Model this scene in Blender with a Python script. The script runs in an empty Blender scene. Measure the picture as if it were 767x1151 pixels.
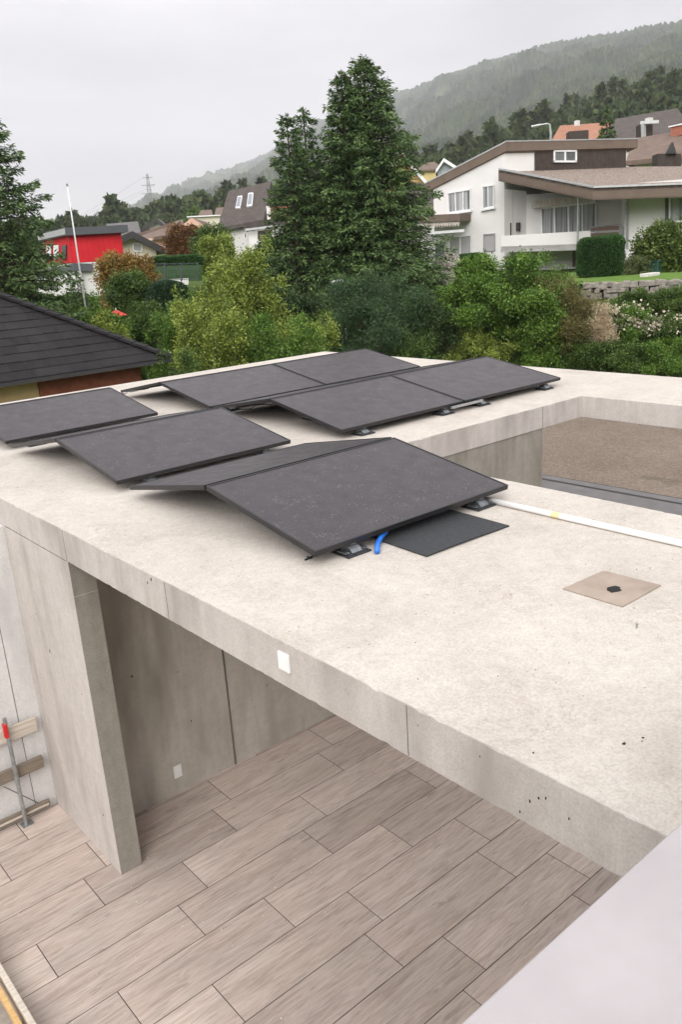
import bpy, bmesh, math, random
import numpy as np
from mathutils import Vector, Matrix, noise as mn
random.seed(7); RNG = np.random.default_rng(11)
scene = bpy.context.scene
COL = scene.collection
# ------------------------------------------------------------------ camera
F_PX, CX, CY = 937.99, 383.5, 575.5           # focal length in photo pixels
YAW, PIT, ROL = 0.8829657, 0.30296, -0.0659   # world x runs along the tiles, y away to the left
CAMZ = 4.6717
def cam_rows():
    f = Vector((math.cos(PIT)*math.cos(YAW), math.cos(PIT)*math.sin(YAW), -math.sin(PIT)))
    rt = f.cross(Vector((0, 0, 1))).normalized(); up = rt.cross(f)
    c, s = math.cos(ROL), math.sin(ROL)
    return rt*c+up*s, -rt*s+up*c, f
CR, CU, CF = cam_rows()
cam_d = bpy.data.cameras.new('camera'); cam = bpy.data.objects.new('camera', cam_d); COL.objects.link(cam)
cam.matrix_world = Matrix(((CR.x, CU.x, -CF.x, 0), (CR.y, CU.y, -CF.y, 0), (CR.z, CU.z, -CF.z, CAMZ), (0, 0, 0, 1)))
cam_d.sensor_fit = 'HORIZONTAL'; cam_d.sensor_width = 36; cam_d.lens = 36*F_PX/767
cam_d.clip_start = 0.05; cam_d.clip_end = 20000
scene.camera = cam
# ------------------------------------------------------------------ sky, sun, exposure
SUN_EL, SUN_AZ = math.radians(32), math.radians(218)
w = bpy.data.worlds.new('World'); scene.world = w; w.use_nodes = True
nt = w.node_tree; nt.nodes.clear()
N = nt.nodes.new; L = nt.links.new
out = N('ShaderNodeOutputWorld'); bg = N('ShaderNodeBackground'); bg.inputs[1].default_value = 0.1
sky = N('ShaderNodeTexSky'); sky.sky_type = 'NISHITA'; sky.sun_disc = False
sky.sun_elevation = SUN_EL; sky.sun_rotation = math.radians(90)-SUN_AZ
tc = N('ShaderNodeTexCoord'); sp = N('ShaderNodeSeparateXYZ'); L(tc.outputs['Generated'], sp.inputs[0])
rmp = N('ShaderNodeValToRGB'); L(sp.outputs[2], rmp.inputs[0])
e = rmp.color_ramp.elements
e[0].position = 0.0; e[0].color = (.80, .765, .765, 1)
e[1].position = 0.17; e[1].color = (.68, .65, .675, 1)
for p_, c_ in ((.08, (.72, .685, .70, 1)), (.30, (.74, .71, .73, 1)), (.55, (.88, .86, .87, 1)), (.98, (1, 1, 1, 1))):
    q = e.new(p_); q.color = c_
mp = N('ShaderNodeMapping'); mp.inputs['Scale'].default_value = (1.5, 1.5, 6); L(tc.outputs['Generated'], mp.inputs[0])
nz = N('ShaderNodeTexNoise'); nz.inputs['Scale'].default_value = 2.1; nz.inputs['Detail'].default_value = 5; nz.inputs['Roughness'].default_value = .45
L(mp.outputs[0], nz.inputs[0])
mr = N('ShaderNodeMapRange'); mr.inputs['From Min'].default_value = .32; mr.inputs['From Max'].default_value = .7
mr.inputs['To Min'].default_value = 6.7; mr.inputs['To Max'].default_value = 11.2; L(nz.outputs[0], mr.inputs[0])
zr = N('ShaderNodeMapRange'); zr.inputs['From Min'].default_value = .25; zr.inputs['From Max'].default_value = 1.0
zr.inputs['To Min'].default_value = 1.0; zr.inputs['To Max'].default_value = 1.15; L(sp.outputs[2], zr.inputs[0])
m1 = N('ShaderNodeMath'); m1.operation = 'MULTIPLY'; L(mr.outputs[0], m1.inputs[0]); L(zr.outputs[0], m1.inputs[1])
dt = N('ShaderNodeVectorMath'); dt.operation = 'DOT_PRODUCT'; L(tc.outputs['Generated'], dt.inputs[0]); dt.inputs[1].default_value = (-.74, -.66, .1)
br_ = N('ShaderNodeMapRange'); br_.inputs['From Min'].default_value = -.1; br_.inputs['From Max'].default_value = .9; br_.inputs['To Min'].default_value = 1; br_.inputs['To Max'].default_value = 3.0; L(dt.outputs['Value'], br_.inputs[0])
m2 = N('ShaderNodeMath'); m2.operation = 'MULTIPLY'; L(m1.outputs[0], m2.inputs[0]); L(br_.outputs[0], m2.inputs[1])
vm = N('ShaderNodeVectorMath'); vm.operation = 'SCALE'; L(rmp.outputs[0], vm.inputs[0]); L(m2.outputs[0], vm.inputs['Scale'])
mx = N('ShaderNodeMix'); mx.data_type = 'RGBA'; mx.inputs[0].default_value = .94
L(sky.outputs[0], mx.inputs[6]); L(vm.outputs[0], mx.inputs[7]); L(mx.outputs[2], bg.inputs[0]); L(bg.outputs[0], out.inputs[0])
sd = bpy.data.lights.new('sun', 'SUN'); sd.energy = 1.7; sd.angle = math.radians(40); sd.color = (1, .965, .91)
sun = bpy.data.objects.new('sun', sd); COL.objects.link(sun)
sdir = Vector((math.cos(SUN_EL)*math.cos(SUN_AZ), math.cos(SUN_EL)*math.sin(SUN_AZ), math.sin(SUN_EL)))
sun.rotation_euler = sdir.to_track_quat('Z', 'Y').to_euler(); sun.location = (0, 0, 30)
scene.view_settings.view_transform = 'Standard'; scene.view_settings.look = 'None'
scene.view_settings.exposure = 0.48; scene.view_settings.gamma = 1
scene.render.engine = 'CYCLES'
scene.cycles.volume_bounces = 1; scene.cycles.max_bounces = 8; scene.cycles.transparent_max_bounces = 8

# ------------------------------------------------------------------ picture measurements -> world
C0 = Vector((0, 0, CAMZ))
def ray(px, py):
    return (CR*((px-CX)/F_PX) + CU*((CY-py)/F_PX) + CF)
def W(px, py, d):
    """world point seen at photo pixel (px, py) at horizontal distance d from the camera"""
    v = ray(px, py); return C0 + v*(d/math.hypot(v.x, v.y))
def onpl(px, py, P, n):
    v = ray(px, py); return C0 + v*((P-C0).dot(n)/v.dot(n))
def azi(px, py=280):
    v = ray(px, py); return math.atan2(v.y, v.x)

# ------------------------------------------------------------------ object helpers
def mesh_obj(name, verts, faces, mat, parent=None, smooth=False):
    me = bpy.data.meshes.new(name); me.from_pydata([tuple(v) for v in verts], [], faces); me.update()
    return link(name, me, mat, parent, smooth)
def link(name, me, mat, parent=None, smooth=False):
    if mat: me.materials.append(mat)
    o = bpy.data.objects.new(name, me); COL.objects.link(o)
    if parent:
        o.parent = parent
        o.matrix_parent_inverse = Matrix.Translation(-parent.location) if not parent.parent and parent.type == 'EMPTY' else Matrix()
    if smooth: me.polygons.foreach_set('use_smooth', [True]*len(me.polygons))
    return o
def tag(o, label, cat, group=None, kind=None):
    if label: o['label'] = label
    if cat: o['category'] = cat
    if group: o['group'] = group
    if kind: o['kind'] = kind
    return o
def thing(name, label, cat, loc=(0, 0, 0), group=None):
    o = bpy.data.objects.new(name, None); COL.objects.link(o); o.location = loc
    o.empty_display_size = .2
    return tag(o, label, cat, group)
def struct(o): o['kind'] = 'structure'; return o
class MB:
    """collects boxes, prisms and tubes for one mesh"""
    def __init__(s): s.v = []; s.f = []
    def add(s, v, f):
        k = len(s.v); s.v += [Vector(x) for x in v]; s.f += [[k+i for i in a] for a in f]; return s
    def box(s, x0, x1, y0, y1, z0, z1):
        return s.add([(x0, y0, z0), (x1, y0, z0), (x1, y1, z0), (x0, y1, z0), (x0, y0, z1), (x1, y0, z1), (x1, y1, z1), (x0, y1, z1)],
                     [(0, 3, 2, 1), (4, 5, 6, 7), (0, 1, 5, 4), (1, 2, 6, 5), (2, 3, 7, 6), (3, 0, 4, 7)])
    def prism(s, poly, vec):
        n = len(poly); vec = Vector(vec); P = [Vector(p) for p in poly]
        return s.add(P+[p+vec for p in P], [list(range(n)), list(range(2*n-1, n-1, -1))]+[(i, i+n, (i+1) % n+n, (i+1) % n) for i in range(n)])
    def tube(s, pts, r, n=10, cap=True):
        P = [Vector(p) for p in pts]; R = r if isinstance(r, (list, tuple)) else [r]*len(P)
        k = len(s.v); up = None
        for i, p in enumerate(P):
            t = (P[min(i+1, len(P)-1)]-P[max(i-1, 0)]).normalized()
            if up is None: up = t.orthogonal().normalized()
            up = (up - t*up.dot(t)).normalized(); b = t.cross(up)
            for j in range(n):
                a = 2*math.pi*j/n; s.v.append(p+(up*math.cos(a)+b*math.sin(a))*R[i])
        for i in range(len(P)-1):
            for j in range(n):
                s.f.append([k+i*n+j, k+i*n+(j+1) % n, k+(i+1)*n+(j+1) % n, k+(i+1)*n+j])
        if cap:
            s.f.append([k+j for j in range(n)][::-1]); s.f.append([k+(len(P)-1)*n+j for j in range(n)])
        return s
    def bar(s, a, b, wd, ht, up=(0, 0, 1)):
        a, b = Vector(a), Vector(b); t = (b-a).normalized(); up = Vector(up); side = t.cross(up).normalized(); u = side.cross(t)
        c = [a+side*sx*wd/2+u*sz*ht/2 for sx, sz in ((-1, -1), (1, -1), (1, 1), (-1, 1))]
        return s.prism(c, b-a)
    def build(s, name, mat, parent=None, smooth=False, bevel=0, seg=2):
        o = mesh_obj(name, s.v, s.f, mat, parent, smooth)
        bm = bmesh.new(); bm.from_mesh(o.data); bmesh.ops.recalc_face_normals(bm, faces=bm.faces)
        bm.to_mesh(o.data); bm.free()
        if bevel:
            m = o.modifiers.new('bevel', 'BEVEL'); m.width = bevel; m.segments = seg; m.limit_method = 'ANGLE'
        return o

# ------------------------------------------------------------------ materials
MATS = {}
def mat_base(name, rough=.6, spec=.5, metal=0):
    m = bpy.data.materials.new(name); m.use_nodes = True; MATS[name] = m
    b = m.node_tree.nodes['Principled BSDF']
    b.inputs['Roughness'].default_value = rough; b.inputs['Metallic'].default_value = metal
    b.inputs['Specular IOR Level'].default_value = spec
    return m, m.node_tree.nodes, m.node_tree.links, b
def noise_node(n, l, vec, scale, detail=4, rough=.55, dist=0):
    t = n.new('ShaderNodeTexNoise'); t.inputs['Scale'].default_value = scale; t.inputs['Detail'].default_value = detail
    t.inputs['Roughness'].default_value = rough; t.inputs['Distortion'].default_value = dist
    l.new(vec, t.inputs['Vector']); return t.outputs[0]
def ramp(n, l, fac, stops):
    r = n.new('ShaderNodeValToRGB'); l.new(fac, r.inputs[0]); e = r.color_ramp.elements
    e[0].position, e[0].color = stops[0][0], (*stops[0][1], 1); e[1].position, e[1].color = stops[-1][0], (*stops[-1][1], 1)
    for p, c in stops[1:-1]: q = e.new(p); q.color = (*c, 1)
    return r.outputs[0]
def mixc(n, l, fac, a, b, mode='MIX'):
    m = n.new('ShaderNodeMix'); m.data_type = 'RGBA'; m.blend_type = mode
    for s, v in ((0, fac), (6, a), (7, b)):
        if hasattr(v, 'is_linked'): l.new(v, m.inputs[s])
        elif s == 0: m.inputs[0].default_value = v
        else: m.inputs[s].default_value = (*v, 1)
    return m.outputs[2]
def coords(n, l, scale=(1, 1, 1), kind='Object'):
    if kind == 'World':
        t = n.new('ShaderNodeNewGeometry'); o = t.outputs['Position']
    else:
        t = n.new('ShaderNodeTexCoord'); o = t.outputs[kind]
    m = n.new('ShaderNodeMapping'); m.inputs['Scale'].default_value = scale; l.new(o, m.inputs[0]); return m.outputs[0]
def bump(n, l, b, h, strength=.3, dist=.01, prev=None):
    k = n.new('ShaderNodeBump'); k.inputs['Strength'].default_value = strength; k.inputs['Distance'].default_value = dist
    l.new(h, k.inputs['Height'])
    if prev: l.new(prev, k.inputs['Normal'])
    l.new(k.outputs[0], b.inputs['Normal']); return k.outputs[0]
def thresh(n, l, v, a, b_):
    m = n.new('ShaderNodeMapRange'); m.inputs['From Min'].default_value = a; m.inputs['From Max'].default_value = b_
    l.new(v, m.inputs[0]); return m.outputs[0]
def simple(name, col, rough=.6, spec=.5, metal=0, var=.12, scale=6, bmp=0, kind='World', sc=(1, 1, 1)):
    m, n, l, b = mat_base(name, rough, spec, metal)
    v = coords(n, l, sc, kind); f = noise_node(n, l, v, scale, 5)
    lo = tuple(c*(1-var) for c in col); hi = tuple(min(1, c*(1+var)) for c in col)
    l.new(ramp(n, l, f, [(.3, lo), (.7, hi)]), b.inputs['Base Color'])
    if bmp: bump(n, l, b, f, bmp, .01)
    return m
# -- concrete, three finishes
def concrete(name, lo, mid, hi, streak=False, pits=.0, stain=(.32, .25, .19), smooth=False):
    m, n, l, b = mat_base(name, .85, .3)
    v = coords(n, l, (1, 1, 1), 'World'); vs = coords(n, l, (1, 1, .12), 'World')
    f1 = noise_node(n, l, v, 1.1, 9, .66, .7); f2 = noise_node(n, l, v, 14, 8, .65); f3 = noise_node(n, l, v, 90, 4, .6)
    c = ramp(n, l, f1, [(.28, lo), (.5, mid), (.72, hi)])
    c = mixc(n, l, .36 if streak else .26, c, ramp(n, l, f2, [(.34, tuple(x*.86 for x in lo)), (.62, hi)]))
    c = mixc(n, l, .32, c, ramp(n, l, f3, [(.3, tuple(x*.6 for x in lo)), (.6, hi)]))
    if streak:
        fs = noise_node(n, l, vs, 9, 7, .7, .8); c = mixc(n, l, .2, c, ramp(n, l, fs, [(.32, tuple(x*.82 for x in lo)), (.62, hi)]))
        fe = noise_node(n, l, coords(n, l, (2, 2, .5), 'World'), 1.1, 3, .6)
        c = mixc(n, l, thresh(n, l, fe, .5, .75), c, tuple(x*.78 for x in lo))
    else:                                                     # scratches and brown smears left by the trowel
        fr = noise_node(n, l, v, 3.4, 9, .72, 2.2)
        d = n.new('ShaderNodeMath'); d.operation = 'SUBTRACT'; l.new(fr, d.inputs[0]); d.inputs[1].default_value = .49
        d2 = n.new('ShaderNodeMath'); d2.operation = 'ABSOLUTE'; l.new(d.outputs[0], d2.inputs[0])
        t = thresh(n, l, d2.outputs[0], .02, .0)
        g = thresh(n, l, noise_node(n, l, v, 2.1, 3), .52, .66)
        q = n.new('ShaderNodeMath'); q.operation = 'MULTIPLY'; l.new(t, q.inputs[0]); l.new(g, q.inputs[1])
        q2 = n.new('ShaderNodeMath'); q2.operation = 'MULTIPLY'; l.new(q.outputs[0], q2.inputs[0]); q2.inputs[1].default_value = .6
        c = mixc(n, l, q2.outputs[0], c, stain)
        st = thresh(n, l, noise_node(n, l, v, .9, 5, .6, .6), .56, .78)
        q3 = n.new('ShaderNodeMath'); q3.operation = 'MULTIPLY'; l.new(st, q3.inputs[0]); q3.inputs[1].default_value = .6
        c = mixc(n, l, q3.outputs[0], c, tuple(x*.8 for x in lo))
    vo = n.new('ShaderNodeTexVoronoi'); vo.inputs['Scale'].default_value = 16 if streak else 9; l.new(v, vo.inputs['Vector'])
    vo.inputs['Randomness'].default_value = 1
    pit = thresh(n, l, vo.outputs['Distance'], .045+pits, .02+pits)
    keep = thresh(n, l, noise_node(n, l, v, 2.7, 2), .5, .58)
    qq = n.new('ShaderNodeMath'); qq.operation = 'MULTIPLY'; l.new(pit, qq.inputs[0]); l.new(keep, qq.inputs[1])
    c = mixc(n, l, qq.outputs[0], c, (.12, .10, .085))
    l.new(c, b.inputs['Base Color'])
    s = n.new('ShaderNodeMath'); s.operation = 'SUBTRACT'; l.new(f2, s.inputs[0]); l.new(qq.outputs[0], s.inputs[1])
    bump(n, l, b, s.outputs[0], .25 if smooth else .45, .006)
    return m
concrete('concrete_top', (.385, .338, .292), (.52, .472, .42), (.63, .585, .535))
concrete('concrete_fair', (.39, .345, .315), (.50, .455, .425), (.58, .54, .505), streak=True, pits=.01)
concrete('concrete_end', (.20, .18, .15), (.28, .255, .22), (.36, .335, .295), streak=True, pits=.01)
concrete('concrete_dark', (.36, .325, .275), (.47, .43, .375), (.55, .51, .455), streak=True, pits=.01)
concrete('white_render', (.58, .56, .545), (.66, .64, .625), (.72, .70, .69), streak=True, smooth=True)
# -- wood-look tiles
def tile_mat():
    m, n, l, b = mat_base('wood_look_tile', .42, .45)
    g = n.new('ShaderNodeNewGeometry'); rnd = g.outputs['Random Per Island']
    sc = n.new('ShaderNodeVectorMath'); sc.operation = 'SCALE'; cb = n.new('ShaderNodeCombineXYZ')
    for i in range(3): l.new(rnd, cb.inputs[i])
    l.new(cb.outputs[0], sc.inputs[0]); sc.inputs['Scale'].default_value = 37
    ad = n.new('ShaderNodeVectorMath'); ad.operation = 'ADD'; l.new(g.outputs['Position'], ad.inputs[0]); l.new(sc.outputs[0], ad.inputs[1])
    def mp(s):
        q = n.new('ShaderNodeMapping'); q.inputs['Scale'].default_value = s; l.new(ad.outputs[0], q.inputs[0]); return q.outputs[0]
    broad = noise_node(n, l, mp((1.3, 9, 1)), 1.0, 4, .55, .6)
    fine = noise_node(n, l, mp((3, 60, 1)), 1.0, 6, .65, .3)
    blot = noise_node(n, l, mp((2.0, 4.5, 1)), 1.0, 3, .5, .3)
    mid = noise_node(n, l, mp((2.6, 30, 1)), 1.0, 8, .66, 1.6)
    wisp = noise_node(n, l, mp((1.4, 13, 1)), 1.0, 8, .62, 2.2)
    c = ramp(n, l, broad, [(.28, (.285, .22, .185)), (.5, (.43, .36, .313)), (.72, (.60, .53, .475))])
    c = mixc(n, l, .38, c, ramp(n, l, fine, [(.28, (.26, .195, .165)), (.7, (.54, .45, .395))]))
    c = mixc(n, l, .3, c, ramp(n, l, blot, [(.3, (.30, .27, .245)), (.68, (.56, .43, .37))]))
    c = mixc(n, l, .36, c, ramp(n, l, mid, [(.36, (.20, .155, .13)), (.5, (.43, .355, .31)), (.62, (.60, .52, .46))]))
    wq = n.new('ShaderNodeMath'); wq.operation = 'MULTIPLY'; l.new(thresh(n, l, wisp, .585, .66), wq.inputs[0]); wq.inputs[1].default_value = .5
    c = mixc(n, l, wq.outputs[0], c, (.19, .16, .145))
    vo = n.new('ShaderNodeTexVoronoi'); vo.inputs['Scale'].default_value = 1; vo.inputs['Detail'].default_value = 2; l.new(mp((3.4, 9.0, .0)), vo.inputs['Vector'])
    kn = thresh(n, l, vo.outputs['Distance'], .27, .05)
    k2 = thresh(n, l, noise_node(n, l, mp((2.1, 4.7, 1)), 1.0, 2), .49, .57)
    q = n.new('ShaderNodeMath'); q.operation = 'MULTIPLY'; l.new(kn, q.inputs[0]); l.new(k2, q.inputs[1])
    q2 = n.new('ShaderNodeMath'); q2.operation = 'MULTIPLY'; l.new(q.outputs[0], q2.inputs[0]); q2.inputs[1].default_value = .7
    c = mixc(n, l, q2.outputs[0], c, (.13, .095, .08))
    tone = n.new('ShaderNodeMapRange'); tone.inputs['To Min'].default_value = .88; tone.inputs['To Max'].default_value = 1.24; l.new(rnd, tone.inputs[0])
    v3 = n.new('ShaderNodeVectorMath'); v3.operation = 'SCALE'; l.new(c, v3.inputs[0]); l.new(tone.outputs[0], v3.inputs['Scale'])
    # white mortar dust
    dust = thresh(n, l, noise_node(n, l, coords(n, l, (1, 1, 1), 'World'), 5, 8, .7), .66, .74)
    dq = n.new('ShaderNodeMath'); dq.operation = 'MULTIPLY'; l.new(dust, dq.inputs[0]); dq.inputs[1].default_value = .35
    c = mixc(n, l, dq.outputs[0], v3.outputs[0], (.6, .56, .52))
    l.new(c, b.inputs['Base Color']); bump(n, l, b, fine, .12, .003)
    return m
tile_mat()
# -- panel glass
def panel_mat():
    m, n, l, b = mat_base('panel_glass', .42, .55)
    v = coords(n, l, (1, 1, 1), 'World')
    vo = n.new('ShaderNodeTexVoronoi'); vo.inputs['Scale'].default_value = 55; l.new(v, vo.inputs['Vector'])
    dots = thresh(n, l, vo.outputs['Distance'], .40, .12)
    pk = thresh(n, l, noise_node(n, l, v, 9, 6, .8), .50, .60)
    q = n.new('ShaderNodeMath'); q.operation = 'MULTIPLY'; l.new(dots, q.inputs[0]); l.new(pk, q.inputs[1])
    q2 = n.new('ShaderNodeMath'); q2.operation = 'MULTIPLY'; l.new(q.outputs[0], q2.inputs[0]); q2.inputs[1].default_value = .85
    c = ramp(n, l, noise_node(n, l, v, 60, 5, .7), [(.36, (.020, .015, .018)), (.68, (.043, .034, .039))])
    c = mixc(n, l, q2.outputs[0], c, (.22, .20, .185))
    l.new(c, b.inputs['Base Color'])
    l.new(ramp(n, l, noise_node(n, l, v, 7, 5, .6), [(.3, (.30,)*3), (.7, (.42,)*3)]), b.inputs['Roughness'])
    bump(n, l, b, noise_node(n, l, v, 160, 2), .1, .001)
panel_mat()
simple('frame_black', (.020, .019, .021), .35, .5, .2)
simple('galvanised', (.48, .49, .50), .38, .5, .9, .2, 30)
simple('galvanised_dull', (.22, .235, .25), .45, .5, .8, .3, 30)
simple('steel_weathered', (.34, .35, .35), .5, .5, .7, .25, 20)
simple('rubber_black', (.035, .037, .040), .75, .4, 0, .3, 40, .3)
simple('cable_black', (.02, .02, .022), .5)
simple('hose_blue', (.02, .16, .62), .35)
simple('pvc_white', (.80, .79, .77), .35, .5, 0, .05)
simple('sticker_yellow', (.72, .60, .30), .5)
simple('socket_white', (.82, .81, .80), .3, .5, 0, .03)
simple('membrane', (.34, .275, .225), .7, .3, 0, .14, 7, .2)
simple('hole_black', (.012, .011, .01), .9)
simple('joint_dark', (.13, .12, .105), .9)
simple('coping_white', (.39, .362, .367), .55, .4, 0, .07, 6, .12)
simple('red_paint', (.55, .02, .02), .4)
simple('grout', (.03, .026, .023), .9)
simple('asphalt', (.165, .155, .155), .9, .3, 0, .12, 3, .2)
simple('gutter_dark', (.035, .033, .033), .7)
simple('house_white', (.66, .645, .63), .8, .3, 0, .06, 1.2)
simple('house_white_plain', (.72, .70, .69), .7, .3, 0, .04, 1.2)
simple('house_cream', (.62, .57, .46), .8, .3, 0, .06, 1.2)
simple('house_salmon', (.62, .40, .30), .8, .3, 0, .06, 1.2)
simple('house_yellow', (.60, .48, .22), .8, .3, 0, .06, 1.2)
simple('house_orange', (.62, .40, .18), .8, .3, 0, .06, 1.2)
simple('fascia_brown', (.155, .115, .09), .7, .3, 0, .1, 3)
simple('flashing', (.52, .52, .53), .4, .5, .6)
simple('shutter_grey', (.36, .355, .36), .6, .3, 0, .08, 4, 0, 'World', (1, 1, 30))
simple('window_white', (.78, .78, .78), .4)
simple('awning', (.50, .45, .40), .8, .2, 0, .35, 3, 0, 'World', (6, 6, 1))
simple('anthracite', (.075, .08, .09), .6)
simple('bin_green', (.02, .07, .05), .5)
simple('stone_grey', (.25, .225, .195), .9, .3, 0, .45, 5, .8)
simple('bark', (.085, .065, .05), .9, .2, 0, .35, 12, .5)
simple('parasol_red', (.6, .05, .03), .7)
simple('brick_wall', (.25, .085, .05), .85, .3, 0, .2, 9, .3)
simple('wall_yellow', (.55, .42, .20), .8, .3, 0, .08, 3)
simple('chimney_brick', (.36, .13, .085), .85)
simple('handrail_brown', (.10, .055, .04), .6)
simple('stone_pale', (.6, .58, .54), .8)
simple('gable_blue', (.34, .38, .42), .8)
simple('pit_gravel', (.33, .29, .25), .95, .2, 0, .25, 14, .4)
simple('soil', (.10, .075, .055), .95, .2, 0, .3, 4, .4)
def glass_mat():
    m, n, l, b = mat_base('window_glass', .08, .7)
    v = coords(n, l, (1, 1, 1), 'World')
    l.new(ramp(n, l, noise_node(n, l, v, .9, 3), [(.4, (.03, .034, .038)), (.62, (.16, .165, .17))]), b.inputs['Base Color'])
glass_mat()
def wavy(name, c1, c2, freq, axis, rough=.8, mort=None, kind='World', nscale=5, amount=.5):
    """boards, courses of tiles and the like: repeated bands along an axis plus wear"""
    m, n, l, b = mat_base(name, rough, .3)
    v = coords(n, l, (1, 1, 1), kind)
    wv = n.new('ShaderNodeTexWave'); wv.bands_direction = axis; wv.wave_profile = 'SAW'; wv.inputs['Scale'].default_value = freq
    wv.inputs['Distortion'].default_value = .15; l.new(v, wv.inputs['Vector'])
    t = thresh(n, l, wv.outputs[1], .9, .97)
    c = ramp(n, l, noise_node(n, l, v, nscale, 6, .7), [(.3, c1), (.7, c2)])
    q = n.new('ShaderNodeMath'); q.operation = 'MULTIPLY'; l.new(t, q.inputs[0]); q.inputs[1].default_value = amount
    c = mixc(n, l, q.outputs[0], c, mort or tuple(x*.3 for x in c1))
    l.new(c, b.inputs['Base Color']); bump(n, l, b, wv.outputs[1], .5, .03)
    return m
wavy('slate_dark', (.028, .027, .03), (.056, .054, .06), 1.0, 'Z', .5, nscale=3)
wavy('tile_brown', (.12, .085, .068), (.20, .145, .115), 1.6, 'Z', nscale=2)
wavy('tile_grey', (.10, .095, .095), (.16, .15, .15), 1.6, 'Z', nscale=2)
wavy('tile_dark', (.06, .05, .046), (.11, .092, .084), 1.6, 'Z', nscale=2)
wavy('tile_orange', (.27, .125, .08), (.38, .19, .125), 1.6, 'Z', nscale=2)
wavy('cladding_brown', (.042, .031, .027), (.072, .054, .046), 1.4, 'X', nscale=4)
wavy('cladding_red', (.50, .012, .02), (.62, .02, .03), 1.2, 'X', nscale=1, amount=.35)
def wood(name, a, b_):
    m, n, l, b = mat_base(name, .8, .25)
    v = coords(n, l, (2.5, 2.5, 40), 'Object'); v2 = coords(n, l, (2, 40, 30), 'Object')
    f = noise_node(n, l, v2, 1.2, 6, .65, .5)
    l.new(ramp(n, l, f, [(.28, a), (.68, b_)]), b.inputs['Base Color']); bump(n, l, b, f, .35, .004)
wood('timber_grey', (.13, .105, .08), (.27, .225, .175))
wood('timber_pale', (.42, .35, .28), (.68, .62, .55))
wood('timber_yellow', (.50, .30, .12), (.66, .45, .22))
def gravel_mat():
    m, n, l, b = mat_base('gravel', .95, .2)
    v = coords(n, l, (1, 1, 1), 'World')
    vo = n.new('ShaderNodeTexVoronoi'); vo.inputs['Scale'].default_value = 24; l.new(v, vo.inputs['Vector'])
    f = noise_node(n, l, v, .35, 7, .65)
    c = ramp(n, l, vo.outputs['Color'], [(.15, (.15, .115, .085)), (.5, (.24, .185, .145)), (.9, (.36, .30, .25))])
    c = mixc(n, l, .6, c, ramp(n, l, f, [(.3, (.18, .14, .11)), (.7, (.29, .235, .195))]))
    dk = thresh(n, l, noise_node(n, l, v, .8, 6, .7, .5), .60, .70)
    q = n.new('ShaderNodeMath'); q.operation = 'MULTIPLY'; l.new(dk, q.inputs[0]); q.inputs[1].default_value = .45
    c = mixc(n, l, q.outputs[0], c, (.085, .07, .045))
    l.new(c, b.inputs['Base Color']); bump(n, l, b, vo.outputs['Distance'], .8, .05)
gravel_mat()
def ground_mat():
    m, n, l, b = mat_base('ground_cover', .95, .15)
    v = coords(n, l, (1, 1, 1), 'World')
    near = ramp(n, l, noise_node(n, l, v, 1.8, 7, .7), [(.3, (.035, .06, .014)), (.55, (.075, .115, .026)), (.75, (.12, .155, .045))])
    vo = n.new('ShaderNodeTexVoronoi'); vo.inputs['Scale'].default_value = .09; l.new(v, vo.inputs['Vector'])
    far = ramp(n, l, vo.outputs['Color'], [(.1, (.018, .032, .014)), (.55, (.034, .052, .02)), (.95, (.065, .08, .028))])
    patch = noise_node(n, l, coords(n, l, (1, 1, .3), 'World'), .0035, 6, .6, .6)
    far = mixc(n, l, thresh(n, l, patch, .56, .64), far, (.11, .12, .06))
    far = mixc(n, l, thresh(n, l, noise_node(n, l, v, .012, 5, .65), .5, .6), far, (.016, .028, .014))
    sp = n.new('ShaderNodeVectorMath'); sp.operation = 'LENGTH'; l.new(v, sp.inputs[0])
    k = thresh(n, l, sp.outputs['Value'], 230, 330)
    l.new(mixc(n, l, k, near, far), b.inputs['Base Color'])
    bump(n, l, b, noise_node(n, l, v, 9, 4), .4, .05)
ground_mat()
def lawn_mat():
    m, n, l, b = mat_base('lawn_green', .95, .15)
    v = coords(n, l, (1, 1, 1), 'World')
    l.new(ramp(n, l, noise_node(n, l, v, 3, 8, .75), [(.3, (.075, .14, .025)), (.7, (.15, .24, .05))]), b.inputs['Base Color'])
    bump(n, l, b, noise_node(n, l, v, 40, 3), .5, .03)
lawn_mat()
def leaf(name, lo, mid, hi, trans=.22, rough=.5):
    m, n, l, b = mat_base(name, rough, .35)
    g = n.new('ShaderNodeNewGeometry'); rnd = g.outputs['Random Per Island']
    f = noise_node(n, l, coords(n, l, (1, 1, 1), 'World'), 1.6, 4, .6)
    ad = n.new('ShaderNodeMath'); ad.operation = 'MULTIPLY_ADD'; l.new(rnd, ad.inputs[0]); ad.inputs[1].default_value = .45
    q = n.new('ShaderNodeMath'); q.operation = 'MULTIPLY'; l.new(f, q.inputs[0]); q.inputs[1].default_value = .6
    l.new(q.outputs[0], ad.inputs[2])
    c = ramp(n, l, ad.outputs[0], [(.2, lo), (.52, mid), (.8, hi)])
    l.new(c, b.inputs['Base Color'])
    tr = n.new('ShaderNodeBsdfTranslucent'); l.new(c, tr.inputs[0])
    mx = n.new('ShaderNodeMixShader'); mx.inputs[0].default_value = trans
    o = n['Material Output']; l.new(b.outputs[0], mx.inputs[1]); l.new(tr.outputs[0], mx.inputs[2]); l.new(mx.outputs[0], o.inputs[0])
leaf('needle_green', (.014, .034, .012), (.045, .088, .027), (.15, .205, .06), .12, .65)
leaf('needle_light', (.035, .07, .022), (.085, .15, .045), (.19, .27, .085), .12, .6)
leaf('leaf_yellowgreen', (.05, .09, .012), (.17, .235, .035), (.42, .47, .10))
leaf('leaf_green', (.028, .065, .010), (.085, .17, .022), (.21, .33, .05))
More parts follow.
